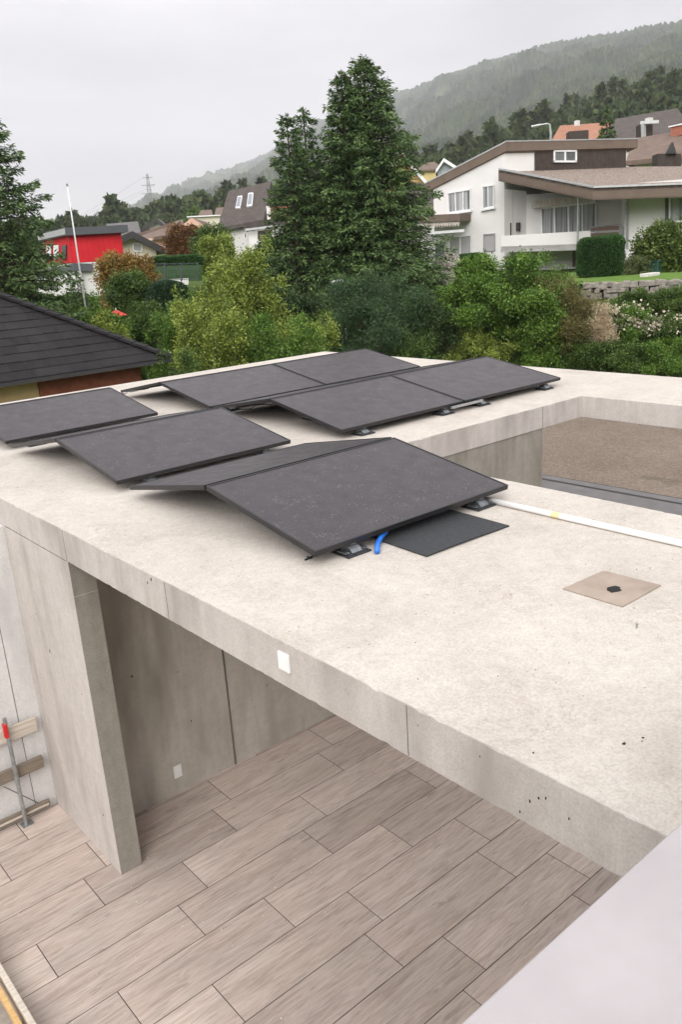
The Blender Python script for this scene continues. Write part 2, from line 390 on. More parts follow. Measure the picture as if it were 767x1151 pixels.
leaf('leaf_mid', (.022, .046, .010), (.062, .115, .02), (.15, .22, .045))
leaf('leaf_dark', (.014, .03, .010), (.034, .066, .018), (.08, .13, .034))
leaf('leaf_blue_green', (.018, .044, .017), (.042, .088, .032), (.095, .155, .055))
leaf('leaf_olive', (.06, .055, .018), (.14, .13, .04), (.25, .225, .085))
leaf('leaf_autumn', (.12, .055, .012), (.24, .14, .03), (.32, .24, .06))
leaf('leaf_rust', (.06, .022, .008), (.14, .055, .015), (.20, .11, .03))
leaf('plume_straw', (.30, .22, .13), (.48, .38, .25), (.62, .52, .38))
leaf('flower_white', (.45, .38, .28), (.62, .54, .42), (.75, .70, .6))
leaf('grass_blade', (.05, .10, .018), (.10, .18, .032), (.18, .27, .06))
leaf('leaf_glossy', (.03, .055, .012), (.075, .12, .022), (.19, .22, .05), .15, .35)
leaf('leaf_sage', (.05, .075, .022), (.10, .135, .045), (.17, .20, .075))
leaf('hedge_dark', (.010, .032, .014), (.02, .055, .022), (.04, .085, .035), .1)
leaf('hedge_green', (.014, .045, .010), (.03, .085, .016), (.06, .135, .03), .1)
leaf('forest_green', (.022, .042, .016), (.045, .072, .024), (.095, .115, .035), .1, .8)
M = MATS

# ------------------------------------------------------------------ terrain
AZ0 = azi(383)
def ridge(tab):
    A = []
    for px, py in tab:
        v = ray(px, py); A.append((math.atan2(v.y, v.x), v.z/math.hypot(v.x, v.y)))
    A.sort(); return np.array([a[0] for a in A]), np.array([a[1] for a in A])
R_MAIN = ridge([(1000, 5), (880, 14), (767, 22), (735, 27), (700, 34), (660, 40), (620, 47), (590, 55), (560, 64), (520, 78), (490, 87), (470, 97), (450, 103), (400, 120), (350, 140), (320, 158), (300, 172), (250, 193), (200, 212), (150, 230), (100, 249), (60, 262), (0, 280), (-150, 300)])
R_NEAR = ridge([(1000, 50), (767, 78), (730, 84), (690, 98), (640, 118), (600, 128), (560, 145), (520, 160), (480, 178), (440, 188), (400, 200), (350, 208), (300, 214), (250, 220), (200, 228), (160, 236), (120, 246), (60, 258), (0, 268), (-150, 285)])
def sm(a, b, x):
    t = np.clip((x-a)/(b-a), 0, 1); return t*t*(3-2*t)
def right_w(az):                       # 1 at the right edge of the view, 0 at the left
    return np.clip((azi(0)-az)/(azi(0)-azi(767)), 0, 1)
def hill_dist(az): return 1900+3000*(1-right_w(az)) + 1100*np.exp(-((az-azi(315))/.10)**2)
def terrain_z(x, y):
    x = np.asarray(x, float); y = np.asarray(y, float)
    r = np.hypot(x, y); az = np.arctan2(y, x); rw = right_w(az)
    z = -.03 + 1.55*sm(23.7, 26.2, r) + 1.0*sm(25.4, 28.5, r) + .4*sm(30, 40, r)
    sl = .035 + .075*rw
    z = z + sl*np.clip(r-38, 0, 120)
    zm = -.03 + 2.95 + sl*120
    en = np.interp(az, *R_NEAR); em = np.interp(az, *R_MAIN); D = hill_dist(az)
    zn = CAMZ + en*400 - 15
    z = np.where(r > 158, zm + (zn-zm)*sm(158, 400, r), z)
    zr = CAMZ + em*D - 8
    t = np.clip((r-400)/(D-400), 0, 1)
    z = np.where(r > 400, zn + (zr-zn)*(t**1.25), z)
    z = np.where(r > D, zr*(1-.6*sm(D, D+2500, r)), z)
    return z
def gz(x, y): return float(terrain_z(x, y))
rs = [0.0]+list(np.linspace(2, 60, 60))+list(np.geomspace(62, 420, 70))+list(np.geomspace(426, 5600, 340))
vw = (azi(860), azi(-90))
azs = list(np.linspace(vw[0], vw[1], 520))
rest = list(np.linspace(vw[1], vw[0]+2*math.pi, 40))[1:-1]
azs = np.array(azs+rest); na = len(azs); nr = len(rs)
rr, aa = np.meshgrid(np.array(rs[1:]), azs, indexing='ij')
X = rr*np.cos(aa); Y = rr*np.sin(aa); Z = terrain_z(X, Y)
jag = RNG.random(Z.shape)
Z = Z + np.where((rr > 430) & (rr < 5700), (jag**1.5)*np.clip(rr*.0062, 3, 11), 0)
bumpn = np.sin(X*.011+1.3)*np.sin(Y*.009+.4)+.6*np.sin(X*.023+Y*.017)+.4*np.sin(X*.05-Y*.041)
Z = Z + np.where(rr > 500, bumpn*np.clip((rr-500)*.018, 0, 22)*np.exp(-((rr-hill_dist(aa))/250.)**2*0)*np.clip((hill_dist(aa)-rr)/600., .06, 1), 0)
vt = np.concatenate([[[0, 0, -.03]], np.stack([X, Y, Z], -1).reshape(-1, 3)])
fc = []
for j in range(na): fc.append((0, 1+j, 1+(j+1) % na))
idx = 1+np.arange((nr-1)*na).reshape(nr-1, na)
q = np.stack([idx[:-1], idx[1:], np.roll(idx[1:], -1, 1), np.roll(idx[:-1], -1, 1)], -1).reshape(-1, 4)
fc += q.tolist()
terrain = mesh_obj('ground', vt, fc, M['ground_cover'], smooth=False); struct(terrain)

# flat yards round the carport, each 4 mm above the one below
def sheet(name, pts, z, mat):
    return struct(mesh_obj(name, [(x, y, z) for x, y in pts], [list(range(len(pts)))], mat))
sheet('driveway', [(1.2, -6), (14.35, -6), (13.75, 13.5), (1.2, 9)], -.012, M['asphalt'])
sheet('gravel_yard', [(14.35, -5), (21.5, -5), (22.2, 7), (19.8, 13), (17.2, 16), (13.75, 13.5)], -.008, M['gravel'])
sheet('drainage_channel', [(13.98, -4), (14.06, -4), (13.50, 13), (13.42, 13)], -.006, M['gutter_dark'])
sheet('building_pit', [(-6, -6), (1.2, -6), (1.2, 6.9), (-6, 6.9)], -.012, M['pit_gravel'])

# ------------------------------------------------------------------ patio floor
TW, TY0, TL = .4, 6.1266, 3.03
first = {-2: 4.10, -1: 3.37, 0: 7.99, 1: 4.46, 2: 3.11, 3: 5.47, 4: 3.73, 5: 4.98, 6: 7.56, 7: 8.51}
mb = MB(); g = .0032
for k in range(-2, 19):
    f0 = first.get(k, (k*1.37) % TL); y1 = TY0-k*TW; y0 = y1-TW
    y1 = min(y1, 6.83)
    a = f0 - TL*math.ceil(f0/TL)
    while a*TW < 7.3:
        x0, x1 = max(a*TW, .975), min((a+TL)*TW, 7.3)
        if x1-x0 > .03: mb.box(x0+g, x1-g, y0+g, y1-g, -.004, .006)
        a += TL
o = mb.build('patio_floor', M['wood_look_tile'], bevel=.0012, seg=1); struct(o)
gr = MB().box(.97, 7.31, -1.48, 6.835, -.06, .003).build('patio_grout', M['grout']); struct(gr)

# ------------------------------------------------------------------ the concrete carport
ZT, ZB = 2.940, 2.698
XF = 2.024
cp = thing('concrete_carport', 'raw concrete carport with a flat ring shaped roof carrying the solar panels', 'carport', (XF, 5.5, 0))
def slab():
    # outer outline with fine, slightly chipped edges and a rectangular opening
    bm = bmesh.new()
    outer = [(XF, -1.9), (9.68, -1.9), (9.68, 11.95), (XF, 11.95)]
    inner = [(4.83, -.7), (8.08, -.7), (8.08, 5.425), (4.83, 5.425)]
    def loop(P):
        o = []
        for i in range(len(P)):
            a, b = Vector((*P[i], 0)), Vector((*P[(i+1) % len(P)], 0)); n = int((b-a).length/.025)
            for j in range(n): o.append(a.lerp(b, j/n))
        return o
    def ringv(P, jit):
        top, bot = [], []
        for p in P:
            c = mn.noise(Vector((p.x*9, p.y*9, 3)))*.5 + mn.noise(Vector((p.x*31, p.y*31, 9)))*.5
            ch = max(0, abs(c)-.08)*jit
            top.append((p, ch)); bot.append(p)
        return top, bot
    L1, L2 = loop(outer), loop(inner)
    def build(P, sgn):
        n = len(P); cen = Vector((5.85, 5.0, 0))
        rings = []
        tv = []; mv = []; bv = []
        for i, p in enumerate(P):
            t = (P[(i+1) % n]-P[i-1]).normalized(); nrm = Vector((t.y, -t.x, 0))*sgn    # pointing out of the concrete
            c = abs(mn.noise(Vector((p.x*11, p.y*11, 3)))) + .6*abs(mn.noise(Vector((p.x*37, p.y*37, 9))))
            ch = .003+max(0, c-.40)*.02
            cb = .002+max(0, abs(mn.noise(Vector((p.x*17, p.y*17, 21))))-.30)*.014
            tv.append(bm.verts.new((p.x-nrm.x*ch, p.y-nrm.y*ch, ZT)))
            mv.append((bm.verts.new((p.x, p.y, ZT-ch)), bm.verts.new((p.x, p.y, ZB+cb))))
            bv.append(bm.verts.new((p.x-nrm.x*cb, p.y-nrm.y*cb, ZB)))
        for i in range(n):
            j = (i+1) % n
            for a, b in ((tv, [m[0] for m in mv]), ([m[0] for m in mv], [m[1] for m in mv]), ([m[1] for m in mv], bv)):
                bm.faces.new((a[i], a[j], b[j], b[i]))
        return tv, bv
    t1, b1 = build(L1, 1); t2, b2 = build(L2, -1)
    def cap(ta, tb):
        ea = [bm.edges.get((ta[i], ta[(i+1) % len(ta)])) for i in range(len(ta))]
        eb = [bm.edges.get((tb[i], tb[(i+1) % len(tb)])) for i in range(len(tb))]
        bmesh.ops.triangle_fill(bm, edges=ea+eb, use_beauty=True)
    cap(t1, t2); cap(b1, b2)
    bmesh.ops.recalc_face_normals(bm, faces=bm.faces)
    me = bpy.data.meshes.new('roof_slab'); bm.to_mesh(me); bm.free()
    me.materials.append(M['concrete_top']); me.materials.append(M['concrete_fair'])
    for p in me.polygons:
        if p.normal.z < .8: p.material_index = 1
    o = bpy.data.objects.new('roof_slab', me); COL.objects.link(o); o.parent = cp
    o.matrix_parent_inverse = Matrix.Translation(-cp.location); return o
slab_o = slab()
def cpart(mbx, name, mat, bevel=0): return mbx.build(name, mat, cp, bevel=bevel)
o = cpart(MB().box(XF, 2.214, 5.545, 6.835, .0065, ZB-.001), 'wall', M['concrete_fair'], .004); o['label'] = 'front wall panel, pale concrete with a darker end face'
# darker rough end of the wall, 2 mm proud
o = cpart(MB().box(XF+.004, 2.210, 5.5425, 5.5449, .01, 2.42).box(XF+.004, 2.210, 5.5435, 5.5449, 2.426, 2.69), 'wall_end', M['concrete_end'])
o = cpart(MB().box(2.215, 5.2, 6.155, 6.35, .0065, ZB-.001), 'wall', M['concrete_dark']); o['label'] = 'rear wall of the covered bay, grey in the shade'
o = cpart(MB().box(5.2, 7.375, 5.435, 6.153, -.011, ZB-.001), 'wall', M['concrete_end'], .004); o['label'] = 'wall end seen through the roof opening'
o = cpart(MB().box(7.2, 7.38, 6.154, 11.8, -.011, ZB-.001).box(2.3, 7.2, 11.6, 11.8, -.011, ZB-.001), 'wall', M['concrete_dark'])
o = cpart(MB().box(8.6, 9.5, -1.7, -1.4, -.011, ZB-.001).box(2.1, 7.3, -1.8, -1.5, -.011, ZB-.001), 'wall', M['concrete_dark'])
for y in (5.547, 4.093, 2.134): cpart(MB().box(XF-.0012, XF+.01, y-.002, y+.002, ZB+.004, ZT-.006), 'formwork_joint', M['joint_dark'])
cpart(MB().box(7.358, 7.362, 5.424-.0008, 5.44, ZB+.004, ZT-.006), 'formwork_joint', M['joint_dark'])
cpart(MB().box(XF-.001, XF+.01, 5.56, 6.80, ZB-.003, ZB+.001), 'formwork_joint', M['joint_dark'])
cpart(MB().tube([(3.533, 6.153, .01), (3.535, 6.153, .9), (3.531, 6.153, 1.5), (3.533, 6.153, 2.69)], .009, 6), 'formwork_joint', M['joint_dark'])
# bug holes in the front wall
def blot(mbx, c, r, axis, n=9, t=.0015):
    c = Vector(c); P = []
    for i in range(n):
        a = 2*math.pi*i/n; k = r*random.uniform(.55, 1.15)
        P.append(c+(Vector((0, math.cos(a)*k*.8, math.sin(a)*k*1.5)) if axis == 'x' else Vector((math.cos(a)*k, 0, math.sin(a)*k*1.2)) if axis == 'y' else Vector((math.cos(a)*k*1.4, math.sin(a)*k, 0))))
    mbx.prism(P, {'x': (-t, 0, 0), 'y': (0, -t, 0), 'z': (0, 0, t)}[axis])
def atx(px, py, x):
    v = ray(px, py); return C0+v*(x/v.x)
def aty(px, py, y):
    v = ray(px, py); return C0+v*(y/v.y)
def atz(px, py, z):
    v = ray(px, py); return C0+v*((z-CAMZ)/v.z)
for px, py, r in ((56, 732, .018), (92, 780, .008), (116, 916, .012), (22, 664, .006), (170, 651, .011), (166, 655, .008), (103, 700, .005), (40, 690, .005), (606, 897, .006), (596, 900, .007), (614, 897, .005), (470, 815, .004), (640, 920, .005), (540, 850, .004), (585, 912, .007)):
    hb = MB(); blot(hb, atx(px, py, XF), r*.75, 'x'); cpart(hb, 'air_hole', M['hole_black'])
for px, py, r in ((148, 760, .01), (300, 770, .008), (215, 810, .007), (200, 755, .006)):
    hb = MB(); blot(hb, aty(px, py, 6.155), r, 'y'); cpart(hb, 'air_hole', M['hole_black'])
for px, py, r in ((702, 836, .011), (723, 829, .007), (722, 833, .005), (600, 846, .006), (616, 570, .005), (716, 640, .006), (690, 650, .004), (560, 760, .005), (640, 745, .004), (467, 722, .005)):
    hb = MB(); blot(hb, atz(px, py, ZT), r*.6, 'z'); cpart(hb, 'air_hole', M['hole_black'])
# sockets fixed to the concrete
def socket(c, nx, sy, sz):
    m_ = MB()
    x, y, z = c
    if nx == 'x': m_.box(x-.012, x, y-sy, y+sy, z-sz, z+sz).box(x-.016, x-.012, y-sy*.72, y+sy*.72, z-sz*.72, z+sz*.72)
    else: m_.box(x-sy, x+sy, y-.012, y, z-sz, z+sz).box(x-sy*.72, x+sy*.72, y-.016, y-.012, z-sz*.72, z+sz*.72)
    return cpart(m_, 'socket_cover', M['socket_white'], .002)
socket((XF-.0005, 2.952, 2.836), 'x', .042, .046)
socket((2.922, 6.154, .235), 'y', .040, .062)

# neighbouring rendered wall at the left, with a seam
nw = thing('rendered_wall', 'white rendered wall meeting the carport at the left edge, behind the guard boards', 'wall', (1.0, 6.9, 0))
MB().box(-1.5, 2.3, 6.84, 7.05, -.01, 2.69).build('wall_panel', M['white_render'], nw)
MB().box(1.834, 1.839, 6.8375, 6.85, .01, 2.68).build('seam', M['joint_dark'], nw)
MB().prism([(1.60, 6.838, .40), (1.61, 6.838, .40), (1.93, 6.838, .02), (1.92, 6.838, .02)], (0, .01, 0)).build('crack', M['joint_dark'], nw)

# white coping next to the camera
pw = thing('parapet', 'smooth white parapet top in the near lower right corner', 'parapet', (1.2, .2, 0))
MB().box(-.6, 6.0, -.75, .548, 3.722, 3.75).build('coping', M['coping_white'], pw, bevel=.003)
MB().box(-.5, 6.0, -.70, .46, 2.945, 3.721).box(-.5, XF-.004, -.70, .46, -.01, 2.944).build('wall_body', M['house_white'], pw)

gr_ = random.Random(9)
def grit(name, n, x0, x1, y0, y1, z, r0, r1, mat, label):
    m_ = MB()
    for i in range(n):
        x, y, r = gr_.uniform(x0, x1), gr_.uniform(y0, y1), gr_.uniform(r0, r1); a = gr_.uniform(0, 6.3)
        P = [(x+math.cos(a+k*1.57)*r*gr_.uniform(.5, 1.3), y+math.sin(a+k*1.57)*r*gr_.uniform(.5, 1.3), z) for k in range(4)]
        m_.prism(P, (0, 0, r*.5))
    tag(m_.build(name, M[mat]), label, 'grit', None, 'stuff')
grit('mortar_crumbs', 260, 1.0, 4.8, 1.5, 6.0, .0065, .002, .008, 'stone_pale', 'pale mortar crumbs scattered over the wood look tiles')
grit('roof_grit', 420, 2.1, 4.7, 1.0, 7.5, ZT+.0005, .0015, .0045, 'stone_grey', 'fine dark grit lying on the bare concrete roof')
# ------------------------------------------------------------------ solar array
PW, PL_, TH = 1.735, 1.135, .035
ZLO, ZHI = 3.045, 3.242
HY = 1.132
def make_panel(feet=True):
    """origin: middle of the low front edge; the panel rises towards +y"""
    t = thing('solar_panel', 'x', 'solar panel', (0, 0, 0), 'solar panels on the carport roof')
    sl = Vector((0, HY, ZHI-ZLO)).normalized(); nn = Vector((0, -sl.z, sl.y)); ln = HY/sl.y
    def P(u, v, h): return Vector((u, 0, 0))+sl*v+nn*h
    def hexa(m_, u0, u1, v0, v1, h0, h1):
        m_.prism([P(u0, v0, h0), P(u1, v0, h0), P(u1, v1, h0), P(u0, v1, h0)], nn*(h1-h0))
    fr = MB(); a = PW/2; b = .014
    hexa(fr, -a, a, 0, b, -TH, 0); hexa(fr, -a, a, ln-b, ln, -TH, 0)
    hexa(fr, -a, -a+b, b, ln-b, -TH, 0); hexa(fr, a-b, a, b, ln-b, -TH, 0)
    fr.build('frame', M['frame_black'], t, bevel=.0015, seg=1)
    gl = MB(); hexa(gl, -a+b, a-b, b, ln-b, -.012, -.004); gl.build('glass', M['panel_glass'], t)
    zr = ZT+.001-ZLO
    if feet:
        for u in (-.56, .60):                       # galvanised feet on rubber pads under the low edge
            y = .045
            b = MB()
            b.prism([(u-.04, y-.06, zr+.02), (u-.04, y+.05, zr+.02), (u-.04, y+.04, zr+.05), (u-.04, y-.01, zr+.062), (u-.04, y-.045, zr+.038)], (.08, 0, 0))
            b.box(u-.085, u-.05, y-.05, y+.03, zr+.02, zr+.028).box(u+.05, u+.09, y-.05, y+.03, zr+.02, zr+.028)
            b = b.build('mounting_bracket', M['galvanised_dull'], t, bevel=.003)
            MB().box(u-.085, u+.10, y-.075, y+.085, zr, zr+.010).box(u-.07, u+.085, y-.065, y+.07, zr+.0105, zr+.0195).build('rubber_pad', M['rubber_black'], b, bevel=.003)
            MB().box(u-.018, u+.018, y-.03, y+.0, zr+.0625, zr+.085).build('clamp', M['steel_weathered'], b, bevel=.001)
        for u in (-.36, .36):                       # uprights under the ridge
            y = 1.145
            b = MB().box(u-.02, u+.02, y-.015, y+.015, zr+.0125, zr+.25).box(u-.05, u+.05, y-.05, y+.05, zr+.0125, zr+.018).prism([(u-.02, y-.12, zr+.0125), (u-.02, y-.10, zr+.0125), (u-.02, y-.012, zr+.2), (u-.02, y-.03, zr+.2)], (.01, 0, 0)).build('ridge_support', M['galvanised'], t)
            MB().box(u-.06, u+.06, y-.12, y+.06, zr, zr+.012).build('rubber_pad', M['rubber_black'], b)
    return t
def copy_tree(o, parent=None):
    c = o.copy(); COL.objects.link(c)
    if parent: c.parent = parent
    for ch in list(o.children): copy_tree(ch, c)
    return c
pan = make_panel(); pan_rear = make_panel(False)
spots = [ # x, y of the low edge, facing (0 = towards the camera), label
 (3.585, 3.565, 0, 'nearest solar panel, dusty and speckled, with the rubber mat and blue hose under its edge'),
 (3.585, 6.075, 0, 'solar panel in the second tent of the left column, behind the nearest one'),
 (3.585, 8.585, 0, 'solar panel cut by the left edge of the photo'),
 (5.875, 6.005, 0, 'left panel of the front pair beside the roof opening'),
 (7.63, 6.005, 0, 'right panel of the front pair, beside the inner corner of the roof opening'),
 (5.875, 8.36, 0, 'left panel of the far pair along the back edge of the roof'),
 (7.63, 8.36, 0, 'right panel of the far pair, the one farthest from the camera'),
 (3.585, 5.86, 1, 'rear slope panel seen as a dark sliver behind the ridge of the nearest panel'),
 (3.585, 8.37, 1, 'rear slope panel behind the second tent of the left column'),
 (3.585, 10.88, 1, 'rear slope panel behind the left cut-off panel'),
 (5.875, 8.30, 1, 'rear slope panel behind the left one of the front pair'),
 (7.63, 8.30, 1, 'rear slope panel behind the right one of the front pair'),
 (5.875, 10.65, 1, 'rear slope panel at the back edge of the roof, left of the far pair'),
 (7.63, 10.65, 1, 'rear slope panel at the far corner of the roof')]
for i, (x, y, s, lab) in enumerate(spots):
    o = pan if i == 0 else pan_rear if i == 7 else copy_tree(pan_rear if s else pan)
    o.location = (x, y, ZLO+random.uniform(-.002, .002)); o.rotation_euler = (0, 0, math.pi if s else 0); o['label'] = lab
# rails between the feet of the front pair and in the gap of the far pair
r1 = MB().box(6.52, 7.02, 5.965, 5.995, ZT+.055, ZT+.08).build('mounting_rail', M['galvanised'], bevel=.002)
tag(r1, 'short bare aluminium rail joining two feet in front of the front panel pair', 'rail', 'mounting rails')
r2 = MB().box(4.93, 8.5, 8.32, 8.34, ZT+.06, ZT+.085).build('mounting_rail', M['galvanised'], bevel=.002)
tag(r2, 'long aluminium rail running in the gap between the two panel pairs', 'rail', 'mounting rails')
cb = MB().tube([(4.8+.06*i, 10.75+.05*math.sin(i*2.1), ZT+.03+.03*abs(math.sin(i*1.3))) for i in range(12)], .006, 6)
tag(cb.build('panel_cable', M['cable_black']), 'loose black cable at the left end of the far panel pair', 'cable', 'loose panel cables')
cb = MB().tube([(5.1+.1*i, 8.15+.05*math.sin(i*1.7), ZT+.03+.02*abs(math.sin(i*1.1))) for i in range(20)], .006, 6)
tag(cb.build('panel_cable', M['cable_black']), 'loose black cable in the gap between the two panel pairs', 'cable', 'loose panel cables')
# mat, hose, pipe, drain, bolt
def grid_sheet(x0, x1, y0, y1, z, th, nx, ny, fz):
    m_ = MB(); V = []; 
    for j in range(ny+1):
        for i in range(nx+1):
            x = x0+(x1-x0)*i/nx; y = y0+(y1-y0)*j/ny; V.append((x, y, z+th+fz(x, y)))
    top = len(V); V += [(a, b, c-th) for a, b, c in V]
    Fc = []
    for j in range(ny):
        for i in range(nx):
            a = j*(nx+1)+i; Fc.append((a, a+1, a+nx+2, a+nx+1)); Fc.append((a+top, a+nx+1+top, a+nx+2+top, a+1+top))
    for i in range(nx):
        Fc.append((i, i+top, i+1+top, i+1)); a = ny*(nx+1)+i; Fc.append((a, a+1, a+1+top, a+top))
    for j in range(ny):
        a = j*(nx+1); b = a+nx+1; Fc.append((a, b, b+top, a+top)); a += nx; b += nx; Fc.append((a, a+top, b+top, b))
    return m_.add(V, Fc)
ms = grid_sheet(0, 1, 0, 1, 0, .008, 12, 12, lambda x, y: 0)
c4 = [Vector((3.255, 3.205, 0)), Vector((3.985, 3.185, 0)), Vector((4.03, 4.25, 0)), Vector((3.30, 4.28, 0))]
for v in ms.v:
    x, y = v.x, v.y; p = c4[0].lerp(c4[1], x).lerp(c4[3].lerp(c4[2], x), y)
    v.x, v.y = p.x, p.y; v.z += ZT+.002+.010*max(0, math.sin(x*3.3+.3)*(1-y))*.6
tag(ms.build('rubber_mat', M['rubber_black']), 'black rubber mat lying half under the nearest panel', 'mat')
hs = [atz(424, 620, ZT+.018), atz(424.5, 612, ZT+.025), atz(428, 604, ZT+.04), atz(434, 598, ZT+.05), Vector((3.36, 3.72, ZT+.04)), Vector((3.47, 3.83, ZT+.03)), Vector((3.6, 3.95, ZT+.02))]
tag(MB().tube(hs, .017, 12).build('water_hose', M['hose_blue'], smooth=True), 'bright blue hose end poking out from under the nearest panel', 'hose')
pp = thing('plastic_pipe', 'long white plastic pipe with a yellow sticker lying across the bare roof', 'pipe', (4.305, 2.5, ZT))
MB().tube([(4.30, 3.66, ZT+.021), (4.305, 2.9, ZT+.021), (4.31, 1.8, ZT+.021), (4.315, .9, ZT+.021)], .02, 18).build('tube', M['pvc_white'], pp, smooth=True)
ps = atz(616, 580, ZT+.04)
MB().tube([(4.303, ps.y+.03, ZT+.0212), (4.3035, ps.y-.03, ZT+.0212)], .0206, 18, cap=False).build('sticker', M['sticker_yellow'], pp, smooth=True)
dr = thing('roof_drain', 'square beige membrane with a black round drain hole, right of the rubber mat', 'roof drain', (3.54, 2.18, ZT))
MB().prism([(3.372, 2.008, ZT+.002), (3.728, 2.008, ZT+.002), (3.715, 2.333, ZT+.002), (3.372, 2.352, ZT+.002)], (0, 0, .004)).build('membrane', M['membrane'], dr, bevel=.001)
dh = MB(); blot(dh, (3.53, 2.155, ZT+.0062), .036, 'z', 14, .001); dh.build('drain_hole', M['hole_black'], dr)
ab = thing('anchor_bolt', 'tiny rusty bolt standing up from the bare roof below the drain', 'bolt', (3.185, 1.828, ZT))
bt = atz(716, 706, ZT)
MB().tube([(bt.x, bt.y, ZT), (bt.x, bt.y, ZT+.022)], .004, 8).build('shank', M['steel_weathered'], ab)
MB().tube([(bt.x, bt.y, ZT+.018), (bt.x, bt.y, ZT+.024)], .007, 6).build('bolt_head', M['steel_weathered'], ab)
hk = atz(349, 628, ZT)
tag(MB().tube([hk+Vector((-.04, -.0, .004)), hk+Vector((0, 0, .008)), hk+Vector((.04, .02, .004))], .006, 6).tube([hk+Vector((0, -.01, .006)), hk+Vector((0, .03, .006))], .005, 6).build('wire_scrap', M['cable_black']), 'small dark scrap of wire at the low left corner of the nearest panel', 'scrap', 'wire scraps on the roof')
hk = atz(167, 536, ZT)
tag(MB().tube([hk+Vector((-.05, .0, .004)), hk+Vector((0, 0, .008)), hk+Vector((.05, .03, .004))], .006, 6).tube([hk+Vector((0.01, -.01, .006)), hk+Vector((.02, .03, .006))], .005, 6).build('wire_scrap', M['cable_black']), 'small dark scrap of wire at the left tip of the rear slope sliver', 'scrap', 'wire scraps on the roof')

# ------------------------------------------------------------------ guard boards and formwork at the lower left
gd = thing('guard_rail', 'galvanised post with three clamped boards standing against the white wall at the left edge', 'guard rail', (1.7, 6.75, 0))
for (z0, z1, x1, mt, th, lab) in ((.825, .955, 1.965, 'timber_pale', .025, 'pale top board with peeling white paint'), (.465, .575, 1.955, 'timber_grey', .04, 'grey weathered middle board'), (.055, .125, 1.945, 'timber_grey', .03, 'thin grey bottom board')):
    o = MB().box(1.0, x1, 6.80-th, 6.80, z0, z1).build('board', M[mt], gd, bevel=.003); o['label'] = lab
MB().box(1.2, 1.93, 6.755, 6.768, .085, .10).build('edge_trim', M['timber_pale'], gd)
MB().tube([(1.70, 6.735, .0), (1.70, 6.735, 1.08)], .017, 12).tube([(1.70, 6.735, .45), (1.70, 6.735, .60)], .021, 12).box(1.66, 1.76, 6.70, 6.79, 0, .012).bar((1.70, 6.735, .03), (1.72, 6.76, .12), .015, .03).build('post', M['steel_weathered'], gd)
MB().box(1.672, 1.705, 6.71, 6.755, .90, 1.03).build('clamp', M['red_paint'], gd, bevel=.004)
o = MB().box(.925, .962, 2.2, 6.2, -.01, .14).build('edge_board', M['timber_pale'], bevel=.004)
tag(o, 'pale whitewashed board edging the tiles in the lower left corner', 'board')
o = MB().box(.868, .900, 2.2, 6.2, .05, .115).build('timber_batten', M['timber_yellow'], bevel=.004)
tag(o, 'yellow wooden batten beside the pale edging board in the lower left corner', 'batten')
o = MB().box(.70, .915, 4.70, 4.735, .0, .05).build('timber_crosspiece', M['timber_yellow'], bevel=.003)
tag(o, 'short crosspiece under the yellow batten in the lower left corner', 'batten')

# ------------------------------------------------------------------ houses
def plane_at(px, py, d, turn=0):
    """vertical wall plane through a picture point, facing back along the view, turned by degrees"""
    P = W(px, py, d); a = math.atan2(P.y, P.x)+math.radians(turn); n = Vector((-math.cos(a), -math.sin(a), 0))
    return P, n
class Wall:
    def __init__(s, px, py, d, turn=0): s.P, s.n = plane_at(px, py, d, turn)
    def at(s, x, y, out=0): return onpl(x, y, s.P, s.n)+s.n*out
def body(par, wl, poly, depth, mat, z0=None, name='wall'):
    P = [wl.at(*q) for q in poly]
    if z0 is not None: P = [Vector((p.x, p.y, z0)) if i in z0i else p for i, p in enumerate(P)]
    return MB().prism(P, -wl.n*depth).build(name, mat, par)
def gbody(par, wl, top, depth, mat, name='wall', drop=0):
    """front outline: picture points of the top edge from left to right, walls down to the ground"""
    T = [wl.at(*q) for q in top]
    g0 = min(gz(T[0].x, T[0].y), gz(T[-1].x, T[-1].y))-.4-drop
    P = [Vector((T[0].x, T[0].y, g0))]+T+[Vector((T[-1].x, T[-1].y, g0))]
    return MB().prism(P, -wl.n*depth).build(name, mat, par)
def roofs(par, wl, segs, depth, th, mat, over=.5, fmat=None, name='roof'):
    """roof slabs over front edges given as picture point pairs"""
    m_ = MB(); fm = MB()
    for a, b in segs:
        A, B = wl.at(*a, over), wl.at(*b, over); dv = -wl.n*(depth+over*2)
        t = Vector((0, 0, -th)); m_.prism([A, B, B+t, A+t], dv)
        fm.prism([A+wl.n*.02, B+wl.n*.02, B+wl.n*.02+t*1.1, A+wl.n*.02+t*1.1], wl.n*.04)
    o = m_.build(name, mat, par)
    if fmat: fm.build('fascia', fmat, o)
    return o
def quad_window(par, wl, q, n=2, fw=.05, glass='window_glass', frame='window_white', name='window', sill=True):
    a, b, c, d = [wl.at(*p) for p in q]       # tl tr br bl
    hx = (b-a).normalized(); hy = (a-d).normalized(); nn = wl.n
    m_ = MB()
    def strip(p, r, wd): m_.prism([p, r, r+wd, p+wd], nn*.07)
    strip(a, b, -hy*fw); strip(d, c, hy*fw); strip(a, d, hx*fw); strip(b, c, -hx*fw)
    for i in range(1, n):
        u = i/n; p, r = a.lerp(b, u), d.lerp(c, u); m_.prism([p-hx*fw*.5, r-hx*fw*.5, r+hx*fw*.5, p+hx*fw*.5], nn*.06)
    f = m_.build(name, M[frame], par)
    g_ = MB(); g_.prism([a, b, c, d], nn*.02); g_.build('pane', M[glass], f)
    if sill: MB().prism([d-hx*.06, c+hx*.06, c+hx*.06-hy*.08, d-hx*.06-hy*.08], nn*.14).build('sill', M['window_white'], f)
    return f
